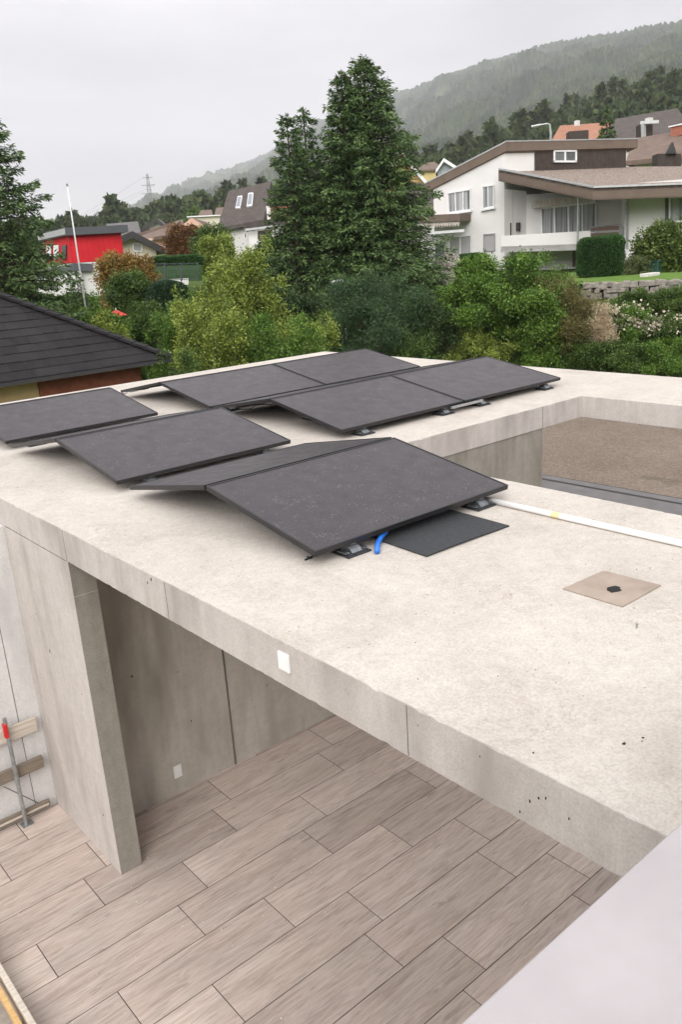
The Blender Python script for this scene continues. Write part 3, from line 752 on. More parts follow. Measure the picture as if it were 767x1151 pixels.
def panel_on(par, wl, q, t, mat, name, off=0.0):
    return MB().prism([wl.at(*p, off) for p in q], wl.n*t).build(name, M[mat] if isinstance(mat, str) else mat, par)

# --- dark tiled hip roof next door
def hip_house():
    Yr, Xr, ze, tp = 15.5, 8.5, 2.78, .60
    t = thing('tiled_roof_house', 'low house with a dark slate hip roof and brick wall behind the far roof edge', 'house', (3, 19, 0))
    D, Lx = 9.0, 14.0; h = D/2
    A, B = Vector((Xr-Lx, Yr, ze)), Vector((Xr, Yr, ze)); Cc, Dd = Vector((Xr, Yr+D, ze)), Vector((Xr-Lx, Yr+D, ze))
    R1, R2 = Vector((Xr-Lx+h, Yr+h, ze+h*tp)), Vector((Xr-h, Yr+h, ze+h*tp))
    m_ = MB()
    m_.add([A, B, Cc, Dd, R1, R2], [(0, 1, 5, 4), (1, 2, 5), (2, 3, 4, 5), (3, 0, 4), (0, 3, 2, 1)])
    rf = m_.build('roof', M['slate_dark'], t)
    # real overlapping courses of slabs on the two visible slopes
    cs = MB(); nrow = 20
    for k in range(nrow):
        u0, u1 = k/nrow, (k+1)/nrow
        def pt(u, lift): return (Yr+h*u, ze+h*tp*u+lift)
        y0, z0 = pt(u0, .024); y1, z1 = pt(u1, .008)
        xa, xb = Xr-Lx+h*u0, Xr-h*u0; x = xa+random.uniform(0, .3)-.3; 
        xb1 = Xr-h*u1
        while x < xb:
            x2 = min(x+.34, xb); xs = max(x, xa)
            if x2-xs > .03:
                e2 = min(x2, xb1) if x2 > xb1 else x2
                ls = random.uniform(-.004, .004)
                cs.add([(xs+.003, y0, z0+ls), (x2-.003, y0, z0+ls), (max(xs+.003, e2-.003), y1, z1+ls), (min(xs+.003, xb1), y1, z1+ls), (xs+.003, y0, z0-.022), (x2-.003, y0, z0-.022)], [(0, 1, 2, 3), (4, 5, 1, 0)])
            x += .34
    o = mesh_obj('roof_slab_courses', cs.v, cs.f, M['slate_course'], t)
    # hip caps
    hc = MB(); n = 26
    for i in range(n):
        a = B.lerp(R2, i/n); b = B.lerp(R2, (i+1.12)/n)
        hc.bar(a+Vector((0, 0, .05)), b+Vector((0, 0, .035)), .24, .05)
    hc.bar(R1+Vector((0, 0, .04)), R2+Vector((0, 0, .04)), .24, .06)
    hc.build('hip_cap', M['slate_course'], t)
    MB().box(Xr-Lx, Xr, Yr-.04, Yr+.1, ze-.07, ze-.005).box(Xr-.1, Xr+.04, Yr, Yr+D, ze-.07, ze-.005).build('eaves_board', M['gutter_dark'], t)
    yb = Yr+.45
    xs = aty(43, 430, yb).x
    MB().box(xs, Xr-.5, yb, yb+.3, -.5, ze-.05).box(Xr-.8, Xr-.5, yb+.3, Yr+D-.5, -.5, ze-.05).build('brick_wall', M['brick_wall'], t)
    MB().box(Xr-Lx+.5, xs, yb+.05, yb+.35, -.5, ze-.05).build('plaster_wall', M['wall_yellow'], t)
    f = MB().box(xs-2.2, xs-.03, yb-.03, yb+.04, 1.2, ze-.42).build('window', M['window_white'], t)
    bl = MB()
    for i in range(14): bl.box(xs-2.12, xs-.1, yb-.045, yb-.032, 1.3+i*.078, 1.3+i*.078+.06)
    bl.build('blind', M['shutter_grey'], f)
m_, n, l, b = mat_base('slate_course', .8, .25)
g_ = n.new('ShaderNodeNewGeometry')
c_ = ramp(n, l, g_.outputs['Random Per Island'], [(.0, (.009, .008, .009)), (1., (.024, .022, .023))])
c_ = mixc(n, l, .35, c_, ramp(n, l, noise_node(n, l, coords(n, l, (1, 1, 1), 'World'), 5, 6, .7), [(.3, (.008, .008, .008)), (.7, (.036, .033, .034))]))
l.new(c_, b.inputs['Base Color'])
hip_house()

# --- the white house on the right
def white_house():
    base = W(620, 300, 42); t = thing('white_house', 'large white split level house with brown roofs, balcony and dark wood cladding', 'house', (base.x, base.y, 2.8))
    gab = Wall(530, 230, 42.5, -20)                 # gable wall, nearer at its right end
    tl, tr = (488, 208), (567, 163)
    g0, g1 = gab.at(487, 206), gab.at(567, 165)
    # gable wing body as a plan polygon, with the high wall at the right
    sw_n = None
    S1 = W(705, 160, 46.0)
    zt_hi = g1.z; zt_lo = g0.z; zb = 2.2
    back = Vector((math.cos(azi(600)), math.sin(azi(600)), 0))*7
    dS = Vector((S1.x-g1.x, S1.y-g1.y, 0))
    pl = [g0, g1, g1+dS, g0+dS]; hgt = [zt_lo, zt_hi, zt_hi, zt_lo]
    bot = [Vector((p.x, p.y, zb)) for p in pl]; top = [Vector((p.x, p.y, h-.12)) for p, h in zip(pl, hgt)]
    MB().add(bot+top, [(3, 2, 1, 0), (4, 5, 6, 7)]+[(i, (i+1) % 4, (i+1) % 4+4, i+4) for i in range(4)]).build('upper_wall', M['house_white_plain'], t)
    side = Wall(567, 180, 1); d_ = dS.normalized(); nrm = Vector((d_.y, -d_.x, 0)); nrm = nrm if nrm.dot(-base) > 0 else -nrm
    side.P = g1.copy(); side.n = nrm
    run = (g1-g0); hx = run.normalized()
    o0 = gab.n*.12
    e0 = g0-hx*.4+o0; e1 = g1+hx*.15+o0; V = [e0, e1, e1+dS+d_*.5, e0+dS+d_*.5]
    up = Vector((0, 0, .12)); dn_ = Vector((0, 0, -.26))
    rf = MB().add([v+up for v in V]+[v+dn_ for v in V], [(0, 1, 2, 3), (7, 6, 5, 4)]+[(i, i+4, (i+1) % 4+4, (i+1) % 4) for i in range(4)]).build('roof', M['fascia_brown'], t)
    fl = MB(); fl.bar(e0+up*1.2, e1+up*1.2, .05, .05).bar(e1+up*1.2, V[2]+up*1.2, .05, .05); fl.build('roof_edge_flashing', M['flashing'], rf)
    # dark cladding and ribbon window on the high wall
    panel_on(t, side, [(601, 165), (703, 163), (703, 190), (601, 192)], .06, 'cladding_brown', 'cladding', .01)
    quad_window(t, Wall_off(side, .08), [(622, 169), (648, 169), (648, 183), (622, 183)], 2, .08, sill=False)
    # gable windows
    quad_window(t, gab, [(503.5, 217), (530, 212.5), (530, 236.5), (504.5, 240)], 3, .05, 'curtain_glass')
    quad_window(t, gab, [(542.5, 209.5), (556, 208), (556, 233), (543, 235.5)], 2, .05, 'curtain_glass')
    quad_window(t, gab, [(505, 266), (531, 264), (531, 287), (505, 290)], 2, .06, 'shutter_grey')
    quad_window(t, gab, [(544, 263.5), (557, 262.5), (557, 282), (544, 283)], 1, .04, 'shutter_grey', 'shutter_grey', sill=False)
    # porch roof and awning at the left
    a0, a1 = gab.at(478, 243), gab.at(529.5, 240.5)
    pr = MB().prism([a0, a1, a1-Vector((0, 0, .32)), a0-Vector((0, 0, .32))], gab.n*1.5).build('porch_roof', M['fascia_brown'], t)
    b0, b1 = gab.at(488, 251, 1.4), gab.at(529, 248.5, 1.4)
    aw = MB(); nseg = 14
    for i in range(nseg):
        p, q_ = b0.lerp(b1, i/nseg), b0.lerp(b1, (i+1)/nseg); m2_ = p.lerp(q_, .5)
        aw.prism([p+Vector((0, 0, .12)), q_+Vector((0, 0, .12)), q_-Vector((0, 0, .12)), m2_-Vector((0, 0, .26)), p-Vector((0, 0, .12))], gab.n*.03)
    aw.prism([gab.at(488, 247.5, .1), gab.at(529, 245, .1), b1+Vector((0, 0, .12)), b0+Vector((0, 0, .12))], (0, 0, .02))
    aw.build('awning', M['awning'], t)
    c0, c1 = gab.at(486, 262.5, 1.2), gab.at(532, 259, 1.2)
    MB().bar(c0, c1, .1, .12).bar(c0, Vector((c0.x, c0.y, 2.3)), .09, .09, (1, 0, 0)).build('pergola_frame', M['window_white'], t)
    MB().prism([gab.at(470, 262, -.5), gab.at(488, 262, -.5), gab.at(488, 300, -.5), gab.at(470, 300, -.5)], -gab.n*3).build('annex_wall', M['house_white'], t)
    # lower wing: loggia back wall, right wall
    lo = Wall(640, 240, 41.2, -9)
    L0, L1 = lo.at(592, 195), lo.at(700, 195)
    rt = Wall(705, 250, 39.0, 0)
    R0, R1 = rt.at(704, 215), rt.at(830, 215)
    zl = 6.55
    pts = [L0, L1, R0, R1, R1+back*1.1, L0+back*.4]
    MB().add([Vector((p.x, p.y, 2.2)) for p in pts]+[Vector((p.x, p.y, zl)) for p in pts], [list(range(6))[::-1], list(range(6, 12))]+[(i, (i+1) % 6, (i+1) % 6+6, i+6) for i in range(6)]).build('lower_wall', M['house_white'], t)
    # board clad side of the loggia
    s0, s1 = g1, L0
    MB().add([(s0.x, s0.y, 3.9), (s1.x, s1.y, 3.9), (s1.x, s1.y, 6.7), (s0.x, s0.y, 6.9)], [(0, 1, 2, 3)]).add([(s0.x+.1, s0.y+.1, 3.9), (s1.x+.1, s1.y+.1, 3.9), (s1.x+.1, s1.y+.1, 6.7), (s0.x+.1, s0.y+.1, 6.9)], [(3, 2, 1, 0)]).build('loggia_side_wall', M['cladding_pale'], t)
    # lower roof: low pitched slab with brown fascia and grey gravel-like tiles
    F0 = W(561, 191, 40.3); F1 = W(667, 211.5, 37.2); F2 = W(840, 205, 38.0)
    B1 = W(735, 187.5, 47); B0 = W(570, 189.5, 43.5); B2 = W(840, 187, 48)
    V = [F0, F1, F2, B2, B1, B0]
    lr = MB().add(V+[v-Vector((0, 0, .12)) for v in V], [(0, 1, 5), (1, 4, 5), (1, 2, 3, 4), (6, 11, 7), (7, 11, 10), (7, 10, 9, 8)]+[(i, i+6, (i+1) % 6+6, (i+1) % 6) for i in range(6)]).build('lower_roof', M['tile_gravel'], t)
    dn = Vector((0, 0, -.46)); s_ = Vector((0, 0, -.03))
    fo = Vector((-.12, -.05, 0))
    MB().prism([F0+s_, F1+s_, F1+dn, F0+dn], (.12, .12, 0)).prism([F1+s_, F2+s_, F2+dn, F1+dn], (.12, .12, 0)).prism([F0+dn*.96, F1+dn*.96, F2+dn*.96, B2+dn, B1+dn, B0+dn*.9], (0, 0, .03)).build('fascia', M['fascia_brown'], lr)
    MB().bar(F0+Vector((-.02, -.03, .03)), F1+Vector((-.02, -.03, .03)), .07, .07).bar(F1+Vector((-.02, -.03, .03)), F2+Vector((-.02, -.03, .03)), .07, .07).build('gutter', M['flashing'], lr)
    # big loggia window, awning box
    quad_window(t, lo, [(608, 234), (671, 227), (671, 262), (609, 266)], 4, .06, 'curtain_glass')
    a, b_ = lo.at(600, 227, .02), lo.at(671, 219, .02)
    MB().prism([a, b_, b_-Vector((0, 0, .3)), a-Vector((0, 0, .3))], lo.n*.45).build('awning_box', M['awning'], t)
    # wall ornaments
    MB().bar(Wmix(g1, L0, .30, 5.4), Wmix(g1, L0, .30, 4.75), .06, .05, (1, 0, 0)).build('wall_ornament', M['cladding_brown'], t)
    pc = Wmix(g1, L0, .62, 5.2); MB().bar(pc+Vector((-.08, -.08, .18)), pc+Vector((-.08, -.08, -.2)), .16, .12, (1, 0, 0)).build('wall_ornament', M['gutter_dark'], t)
    # balcony parapet
    bal = Wall(615, 270, 39.2, -5)
    q_ = [(563.5, 265.5), (664, 259.5), (664, 281), (563.5, 284)]
    bp = [bal.at(*p) for p in q_]
    MB().prism(bp, -bal.n*.2).build('balcony_parapet', M['house_white_plain'], t)
    MB().prism([bp[3], bp[2], bp[2]-bal.n*3.2, bp[3]-bal.n*3.2], (0, 0, .25)).build('balcony_floor', M['house_white'], t)
    # underside room with a wooden door
    und = Wall(640, 290, 41.0, -5)
    MB().prism([und.at(600, 280), und.at(700, 277), und.at(700, 305), und.at(600, 307)], -und.n*.4).build('basement_wall', M['house_white'], t)
    panel_on(t, und, [(644, 282), (651, 282), (651, 300), (644, 300)], .06, 'handrail_brown', 'door', .01)
    # roof support pole
    p0 = W(651, 209, 38.6); MB().tube([Vector((p0.x, p0.y, 6.3)), Vector((p0.x, p0.y, 4.3))], .045, 8).build('roof_post', M['galvanised'], t)
    # slatted balustrade, stair rail
    br = MB()
    for ya, yb_ in ((255.5, 260), (262.5, 266.5)):
        br.prism([bal.at(664.5, ya), bal.at(697, ya-1.5), bal.at(697, yb_-1.5), bal.at(664.5, yb_)], -bal.n*.06)
    br.build('balustrade_board', M['handrail_brown'], t)
    rl = MB()
    rl.tube([bal.at(664, 256), bal.at(697, 252.6), bal.at(719, 273.5)], .028, 8).tube([bal.at(697, 252.6), bal.at(697, 285)], .028, 8).tube([bal.at(719, 273.5), bal.at(719, 290)], .028, 8).tube([bal.at(700, 275), bal.at(719, 276)], .02, 8)
    rl.build('stair_rail', M['steel_weathered'], t)
    st = MB()
    for i in range(6):
        a = bal.at(701+i*3.4, 281+i*2.6, -.1); st.box(a.x-.6, a.x+.6, a.y-.6, a.y+.6, 2.2, a.z)
    st.build('stairs', M['house_white_plain'], t)
    # downpipe
    dp = [rt.at(722, 213, .25), rt.at(708, 221, .12), rt.at(705.5, 228, .08), rt.at(705.5, 282, .08)]
    MB().tube(dp, .05, 8).build('downpipe', M['steel_weathered'], t)
    # right window with dark frame
    quad_window(t, rt, [(748, 218), (790, 217), (790, 252), (748, 253)], 1, .16, 'curtain_glass', 'anthracite', sill=True)
    quad_window(t, Wall_off(rt, .05), [(752, 221), (786, 220), (786, 249.5), (752, 250.5)], 2, .07, 'curtain_glass', 'window_white', name='window', sill=False)
    return t
def Wall_off(wl, o):
    q_ = Wall(100, 300, 10); q_.P = wl.P+wl.n*o; q_.n = wl.n; return q_
def Wmix(a, b, u, z):
    p = a.lerp(b, u); return Vector((p.x, p.y, z))
wavy('cladding_pale', (.42, .40, .385), (.47, .45, .43), 1.6, 'X', nscale=1, amount=.3)
simple('tile_gravel', (.235, .19, .16), .95, .2, 0, .5, 9, .6)
def curtain():
    m, n, l, b = mat_base('curtain_glass', .25, .6)
    v = coords(n, l, (1, 1, .02), 'World')
    l.new(ramp(n, l, noise_node(n, l, v, 7, 3), [(.38, (.11, .115, .12)), (.5, (.30, .31, .32)), (.7, (.46, .46, .47))]), b.inputs['Base Color'])
curtain()
white_house()

# --- the other houses, back to front
def gable(name, label, cat, wl, top, depth, wmat, rmat, th=.35, over=.5, fmat=None, group=None, segs=None, windows=(), loc_d=0, wgl='window_glass', drop=0):
    p = wl.at(*top[len(top)//2])
    t = thing(name, label, cat, (p.x, p.y, gz(p.x, p.y)), group)
    gbody(t, wl, top, depth, M[wmat], drop=drop)
    if segs is None: segs = list(zip(top[:-1], top[1:]))
    roofs(t, wl, segs, depth, th, M[rmat], over, M[fmat] if fmat else None)
    for wq in windows:
        quad_window(t, wl, wq[0], wq[1], wq[2] if len(wq) > 2 else .09, wgl if len(wq) < 4 else wq[3], sill=False)
    return t
def slope_roof(t, wl, q, rise_depth, th, mat, name='roof'):
    """a slope seen face on: eave points front, ridge points pushed back"""
    e0, e1 = wl.at(*q[0], .5), wl.at(*q[1], .5)
    bk = Wall_off(wl, -rise_depth); r1, r0 = bk.at(*q[2]), bk.at(*q[3])
    bb = Wall_off(wl, -rise_depth*2)
    f1 = e1-wl.n*(rise_depth*2+1); f0 = e0-wl.n*(rise_depth*2+1)
    m_ = MB(); dn = Vector((0, 0, -th))
    m_.prism([e0, e1, r1, r0], dn); m_.prism([r0-Vector((0,0,.002)), r1-Vector((0,0,.002)), f1, f0], dn)
    m_.prism([e1-Vector((0, 0, th)), f1-Vector((0, 0, th)), r1-Vector((0, 0, th*1.02))], (wl_side(wl)*-.1)); m_.prism([e0-Vector((0, 0, th)), f0-Vector((0, 0, th)), r0-Vector((0, 0, th*1.02))], (wl_side(wl)*.1))
    return m_.build(name, M[mat], t)
def wl_side(wl): return Vector((wl.n.y, -wl.n.x, 0))*-1
def face_house(name, label, wl, q, rise, wmat, rmat, group=None, wins=(), th=.25, skylights=()):
    """house whose roof slope faces the camera; q = eave left, eave right, ridge right, ridge left"""
    p = wl.at(*q[0]).lerp(wl.at(*q[1]), .5)
    t = thing(name, label, 'house', (p.x, p.y, gz(p.x, p.y)), group)
    e0, e1 = wl.at(*q[0]), wl.at(*q[1]); hx = (e1-e0).normalized()
    g0 = gz(p.x, p.y)-1.0; z = min(e0.z, e1.z)-.1
    a, b = e0+hx*.4, e1-hx*.4
    MB().prism([Vector((a.x, a.y, g0)), Vector((b.x, b.y, g0)), Vector((b.x, b.y, z)), Vector((a.x, a.y, z))], -wl.n*(rise*2+.5)).build('wall', M[wmat], t)
    rf = slope_roof(t, wl, q, rise, th, rmat)
    for wq in wins: quad_window(t, wl, wq[0], wq[1], .09, sill=False)
    n_ = (wl.at(*q[1], .5)-wl.at(*q[0], .5)).cross(Wall_off(wl, -rise).at(*q[3])-wl.at(*q[0], .5)).normalized()
    if n_.z < 0: n_ = -n_
    for s in skylights:
        P0 = wl.at(*q[0], .5); pts = [onpl(*c, P0, n_) for c in s]
        k = MB().prism([x_+n_*.02 for x_ in pts], n_*.12).build('skylight', M['window_white'], t)
        cen = sum(pts, Vector())/4
        MB().prism([cen+(x_-cen)*.8+n_*.145 for x_ in pts], n_*.01).build('pane', M['sky_pane'], k)
    return t
simple('sky_pane', (.22, .23, .26), .15, .7)

# red house
def red_house():
    wl = Wall(105, 290, 46, -25)
    p = wl.at(105, 300); t = thing('red_house', 'house with bright red upper storey, white base and flat grey roof', 'house', (p.x, p.y, gz(p.x, p.y)))
    f = Wall(90, 290, 45.5, 8)                      # broad red side
    A = f.at(77.5, 268); B = f.at(137, 270)
    s_dir = (W(49, 270, 51.5)-A); s_dir.z = 0
    Cp = A+s_dir; Dp = B+s_dir
    def ring(pts, z0, z1, m_, name):
        k = len(pts); return MB().add([Vector((q.x, q.y, z0)) for q in pts]+[Vector((q.x, q.y, z1)) for q in pts], [list(range(k))[::-1], list(range(k, 2*k))]+[(i, (i+1) % k, (i+1) % k+k, i+k) for i in range(k)]).build(name, m_, t)
    zr1 = f.at(77.5, 265).z; zr0 = f.at(77.5, 296).z
    ring([A, B, Dp, Cp], zr0, zr1, M['cladding_red'], 'upper_wall')
    ring([A-f.n*-.02, B-f.n*-.02, Dp, Cp], gz(A.x, A.y)-1, zr0-.02, M['house_white'], 'lower_wall')
    hx = (B-A).normalized(); sd_ = s_dir.normalized()
    E = [A-hx*.2-sd_*.3, B+hx*.3-sd_*.3, Dp+hx*.3+sd_*.3, Cp-hx*.2+sd_*.3]
    ring(E, zr1+.0, zr1+.36, M['anthracite'], 'flat_roof')
    ring([E[0]-hx*.03, E[3]-hx*.03, E[3]+hx*.0, E[0]+hx*.0], zr1+.05, zr1+.33, M['flashing'], 'roof_edge')
    # lower grey terrace roof at the left
    T0 = W(83, 296, 45.2); T1 = W(40, 306, 50.5)
    MB().prism([T0, T1, T1-Vector((0, 0, .38)), T0-Vector((0, 0, .38))], (hx*.9)).build('terrace_roof', M['anthracite'], t)
    MB().prism([T0-Vector((0, 0, .4)), T1-Vector((0, 0, .4)), Vector((T1.x, T1.y, 1)), Vector((T0.x, T0.y, 1))], (hx*.3)).build('terrace_wall', M['house_white'], t)
    sn = Vector((-sd_.y, sd_.x, 0)); sn = sn if sn.dot(-A) > 0 else -sn
    sw = Wall(60, 280, 10); sw.P = A.copy(); sw.n = sn
    for x0, x1, lo in ((53.5, 58.5, 6), (61.5, 67, 6), (71, 75.5, 10)):
        y0, y1 = 276, 292
        f_ = MB().prism([sw.at(x0, y0, .02), sw.at(x1, y0-.5, .02), sw.at(x1, y1-.5, .02), sw.at(x0, y1, .02)], sn*.05).build('window', M['window_white' if lo == 6 else 'anthracite'], t)
        MB().prism([sw.at(x0, y1-3.5, .08), sw.at(x1, y1-4, .08), sw.at(x1, y1-.5, .08), sw.at(x0, y1, .08)], sn*.02).build('pane', M['window_glass'], f_)
    return t
red_house()
gable('white_gable_house', 'white house with a dark gable roof right behind the red house', 'house', Wall(160, 275, 60, 10),
      [(134, 268), (147, 262.5), (175, 280)], 9, 'house_cream', 'tile_grey', .4, .6, 'gutter_dark', segs=[((122, 271), (147, 260.5)), ((147, 260.5), (183, 279))],
      windows=[([(149, 273), (160, 274), (160, 284), (149, 283)], 1, .08, 'shutter_grey')], drop=1)
gable('far_gable_house', 'small white gable house with two dark windows below the pylon', 'house', Wall(172, 255, 115, -5),
      [(152, 262), (176, 247), (188, 256)], 9, 'house_white', 'tile_grey', .45, .6, 'gutter_dark', segs=[((149, 264), (176, 245.5)), ((176, 245.5), (190, 257))],
      windows=[([(165, 257.5), (170, 257.5), (170, 263), (165, 263)], 1, .05), ([(171.5, 257), (176, 257), (176, 262.5), (171.5, 262.5)], 1, .05)], drop=2)
t = face_house('grey_roof_house', 'grey slate roofed house left of the small white gable house', Wall(135, 262, 112, 5), [(117, 263), (158, 262), (155, 249), (120, 252)], 4, 'house_white', 'tile_grey')
MB().prism([W(139.5, 253, 111), W(142, 253, 111), W(143, 261, 110), W(138.5, 261, 110)], (.3, .3, 0)).build('dormer', M['house_white'], t)
t = gable('salmon_house', 'salmon pink gable house with brown roof in front of the cream one', 'house', Wall(215, 260, 88, -8),
      [(200, 259), (217, 247.5), (237, 262)], 9, 'house_salmon', 'tile_brown', .5, .7, 'house_salmon', segs=[((194, 262), (217, 245.5)), ((217, 245.5), (240, 260))],
      windows=[([(216, 251.5), (219.5, 251.5), (219.5, 256), (216, 256)], 1, .05)], drop=2)
wl = Wall(185, 262, 92, 25)
slope_roof(t, wl, [(170, 267), (202, 263), (206, 247), (198, 248.5)], 5, .3, 'tile_brown', 'wing_roof')
MB().prism([wl.at(171, 268), wl.at(200, 265), wl.at(200, 290), wl.at(171, 290)], -wl.n*5).build('wing_wall', M['house_salmon'], t)
t = thing('cream_house', 'pale cream flat fronted house with brown hipped roofs behind the salmon house', 'house', (W(230, 250, 105).x, W(230, 250, 105).y, 7))
wl = Wall(230, 250, 105, 0)
gbody(t, wl, [(212, 243.5), (247, 242.5)], 9, M['house_cream'], drop=2)
MB().prism([wl.at(210, 243.5, .3), wl.at(248, 241.8, .3), wl.at(248, 243, .3), wl.at(210, 244.8, .3)], -wl.n*9).build('roof_edge', M['window_white'], t)
wl2 = Wall(235, 240, 112, 0)
slope_roof(t, wl2, [(222, 244), (240, 243), (238, 236), (226, 236.5)], 3, .3, 'tile_brown')
slope_roof(t, wl2, [(241, 243), (256, 241), (253, 233), (243, 234)], 3, .3, 'tile_brown')
# mansard house with skylights
t = face_house('mansard_house', 'house with a steep dark tiled roof and two skylights left of the tall spruces', Wall(275, 255, 64, -18),
               [(247, 257), (299, 247), (305, 204), (257, 215)], 2.6, 'house_white', 'tile_dark', skylights=[[(265.5, 236), (270.5, 235.5), (273, 222), (268, 222.5)], [(278, 234), (284, 233), (285.5, 218.5), (280, 219)]])
wl = Wall(300, 255, 61.5, -10)
MB().prism([wl.at(273, 256), wl.at(292, 249), wl.at(320, 250), wl.at(320, 258), wl.at(278, 261)], -wl.n*3).build('dormer_roof', M['tile_dark'], t)
MB().prism([wl.at(277, 257.5, .3), wl.at(320, 252.5, .3), wl.at(320, 254.5, .3), wl.at(277, 260, .3)], wl.n*.15).build('gutter', M['flashing'], t)
gbody(t, wl, [(279, 260), (322, 254)], 3, M['house_white_plain'], 'dormer_wall', 1)
MB().prism([wl.at(299.5, 232, .1), wl.at(304.5, 232, .1), wl.at(304.5, 246, .1), wl.at(301, 247.5, .1)], -wl.n*.6).build('chimney_side', M['house_white_plain'], t)
MB().prism([wl.at(304.5, 232.5, .1), wl.at(324, 232, .1), wl.at(324, 243, .1), wl.at(304.5, 245, .1)], -wl.n*.6).build('chimney', M['chimney_brick'], t)
quad_window(t, wl, [(290, 260), (306, 258), (306, 268), (290, 269)], 3, .1, frame='handrail_brown', sill=False)
quad_window(t, wl, [(274.5, 262), (277.5, 261.5), (277.5, 268), (274.5, 268.5)], 1, .05, sill=False)

# right hand hillside
t = face_house('orange_roof_house', 'terracotta roofed house behind the white house, left of the small conifer', Wall(655, 155, 82, 6), [(618, 163), (700, 159), (690, 137.5), (630, 141.5)], 5, 'house_white', 'tile_orange')
MB().prism([W(640, 148, 80.5), W(662, 146.5, 80.5), W(662, 158, 80.5), W(640, 159, 80.5)], (1, 1, 0)).build('dormer', M['cladding_brown'], t)
MB().bar(W(649, 136, 84), W(649, 142, 84), .35, .35, (1, 0, 0)).build('chimney', M['house_white'], t)
t = face_house('brown_roof_house', 'wide dark brown roofed house behind the small conifer on the right', Wall(725, 150, 74, 3), [(672, 162), (785, 156), (762, 122), (692, 134)], 6, 'house_white', 'tile_dark')
k_ = MB().prism([W(722, 139, 70), W(734, 138, 70), W(734, 153, 70), W(722, 154, 70)], (1.2, 1.2, 0)).build('dormer', M['cladding_brown'], t)
MB().bar(W(720, 138.5, 69.5), W(741, 137.2, 69.5), .25, .2).bar(W(723.5, 139, 69.5), W(724, 157, 69.5), .25, .25, (1, 0, 0)).build('dormer_trim', M['flashing'], t)
MB().bar(W(730, 133, 71), W(730, 138, 71), .35, .5, (1, 0, 0)).build('vent', M['house_white'], t)
t = face_house('ridge_roof_house', 'brown tiled house with brick chimney directly behind the white house at the right edge', Wall(750, 180, 56, -8), [(706, 182), (800, 172), (795, 143), (712, 156)], 5, 'house_cream', 'tile_brown')
MB().bar(W(763.5, 141, 60), W(763.5, 153, 60), .8, .5, (1, 0, 0)).build('chimney', M['chimney_brick'], t)
MB().bar(W(763.5, 140.5, 60), W(763.5, 142, 60), 1.0, .7, (1, 0, 0)).build('chimney_cap', M['window_white'], t)
k_ = MB().prism([W(740, 173, 51), W(766, 173, 51), W(766, 192, 51), W(740, 192, 51)], (.8, .8, 0)).build('wood_annex', M['cladding_brown'], t)
MB().prism([W(750, 173, 50.8), W(757, 160, 50.8), W(761, 173, 50.8)], (.3, .3, 0)).build('cowl', M['gutter_dark'], k_)
gable('grey_gable_house', 'small blue grey gable house above the left roof of the white house', 'house', Wall(505, 186, 120, 0),
      [(492, 190), (499, 180), (512, 190)], 8, 'gable_blue', 'tile_brown', .4, .6, 'window_white', segs=[((490, 192), (499, 178.5)), ((499, 178.5), (514, 188))], drop=3)
face_house('yellow_cottage', 'little brown roofed house with yellowish gable, farther up between spruce and white house', Wall(482, 186, 150, 0), [(470, 192), (497, 190), (489, 182), (473, 184)], 3, 'house_yellow', 'tile_brown')
t = gable('orange_gable_house', 'orange yellow gable house with red roof half hidden behind the tall spruce', 'house', Wall(455, 195, 85, 0),
      [(430, 200), (452, 176), (480, 207)], 8, 'house_orange', 'tile_orange', .4, .5, 'window_white', segs=[((428, 203), (453, 173)), ((453, 173), (482, 207))], drop=3)
MB().prism([W(438, 178, 82), W(452, 173, 82), W(455, 174, 82), W(448, 181, 82), W(440, 183, 82)], (1.2, 1.2, 0)).build('porch_roof', M['tile_orange'], t)
t = face_house('dark_roof_house', 'dark slate roofed house squeezed between tall spruce and white house', Wall(475, 225, 62, 0), [(440, 243), (515, 243), (510, 209), (456, 205)], 5, 'house_white', 'tile_dark')

# ------------------------------------------------------------------ vegetation builders
def quads_obj(name, V, mat, parent):
    """V: (n, 4, 3) array of leaf quads as one mesh"""
    n = len(V); me = bpy.data.meshes.new(name)
    me.vertices.add(4*n); me.vertices.foreach_set('co', V.reshape(-1).astype(np.float32))
    me.loops.add(4*n); me.loops.foreach_set('vertex_index', np.arange(4*n, dtype=np.int32))
    me.polygons.add(n); me.polygons.foreach_set('loop_start', np.arange(0, 4*n, 4, dtype=np.int32))
    me.update(calc_edges=True); me.validate()
    return link(name, me, mat, parent)
def unit(v): return v/np.maximum(np.linalg.norm(v, axis=-1, keepdims=True), 1e-9)
def leaf_quads(P, D, ln, wd, rng=RNG, flat=.0):
    """diamond leaves at P pointing along D"""
    n = len(P); D = unit(D); r = rng.normal(size=(n, 3)); r[:, 2] += flat
    S = unit(np.cross(D, r)); L_ = ln*rng.uniform(.6, 1.25, (n, 1)); Wd = wd*rng.uniform(.7, 1.2, (n, 1))
    nrm = np.cross(S, D)
    a = P; c = P+D*L_; m_ = P+D*L_*.5
    return np.stack([a, m_+S*Wd/2+nrm*Wd*.15, c, m_-S*Wd/2+nrm*Wd*.15], 1)
def crown_points(n, lobes, rng=RNG, shell=.55):
    """points spread through overlapping lobes, denser towards their skins"""
    C = np.array([l_[0] for l_ in lobes]); R = np.array([l_[1] for l_ in lobes])
    vol = R[:, 0]*R[:, 1]+R[:, 1]*R[:, 2]+R[:, 0]*R[:, 2]
    k = rng.choice(len(lobes), n, p=vol/vol.sum())
    d = unit(rng.normal(size=(n, 3))); rad = (shell+(1-shell)*rng.random((n, 1)))*rng.uniform(.92, 1.08, (n, 1))
    return C[k]+d*R[k]*rad, d
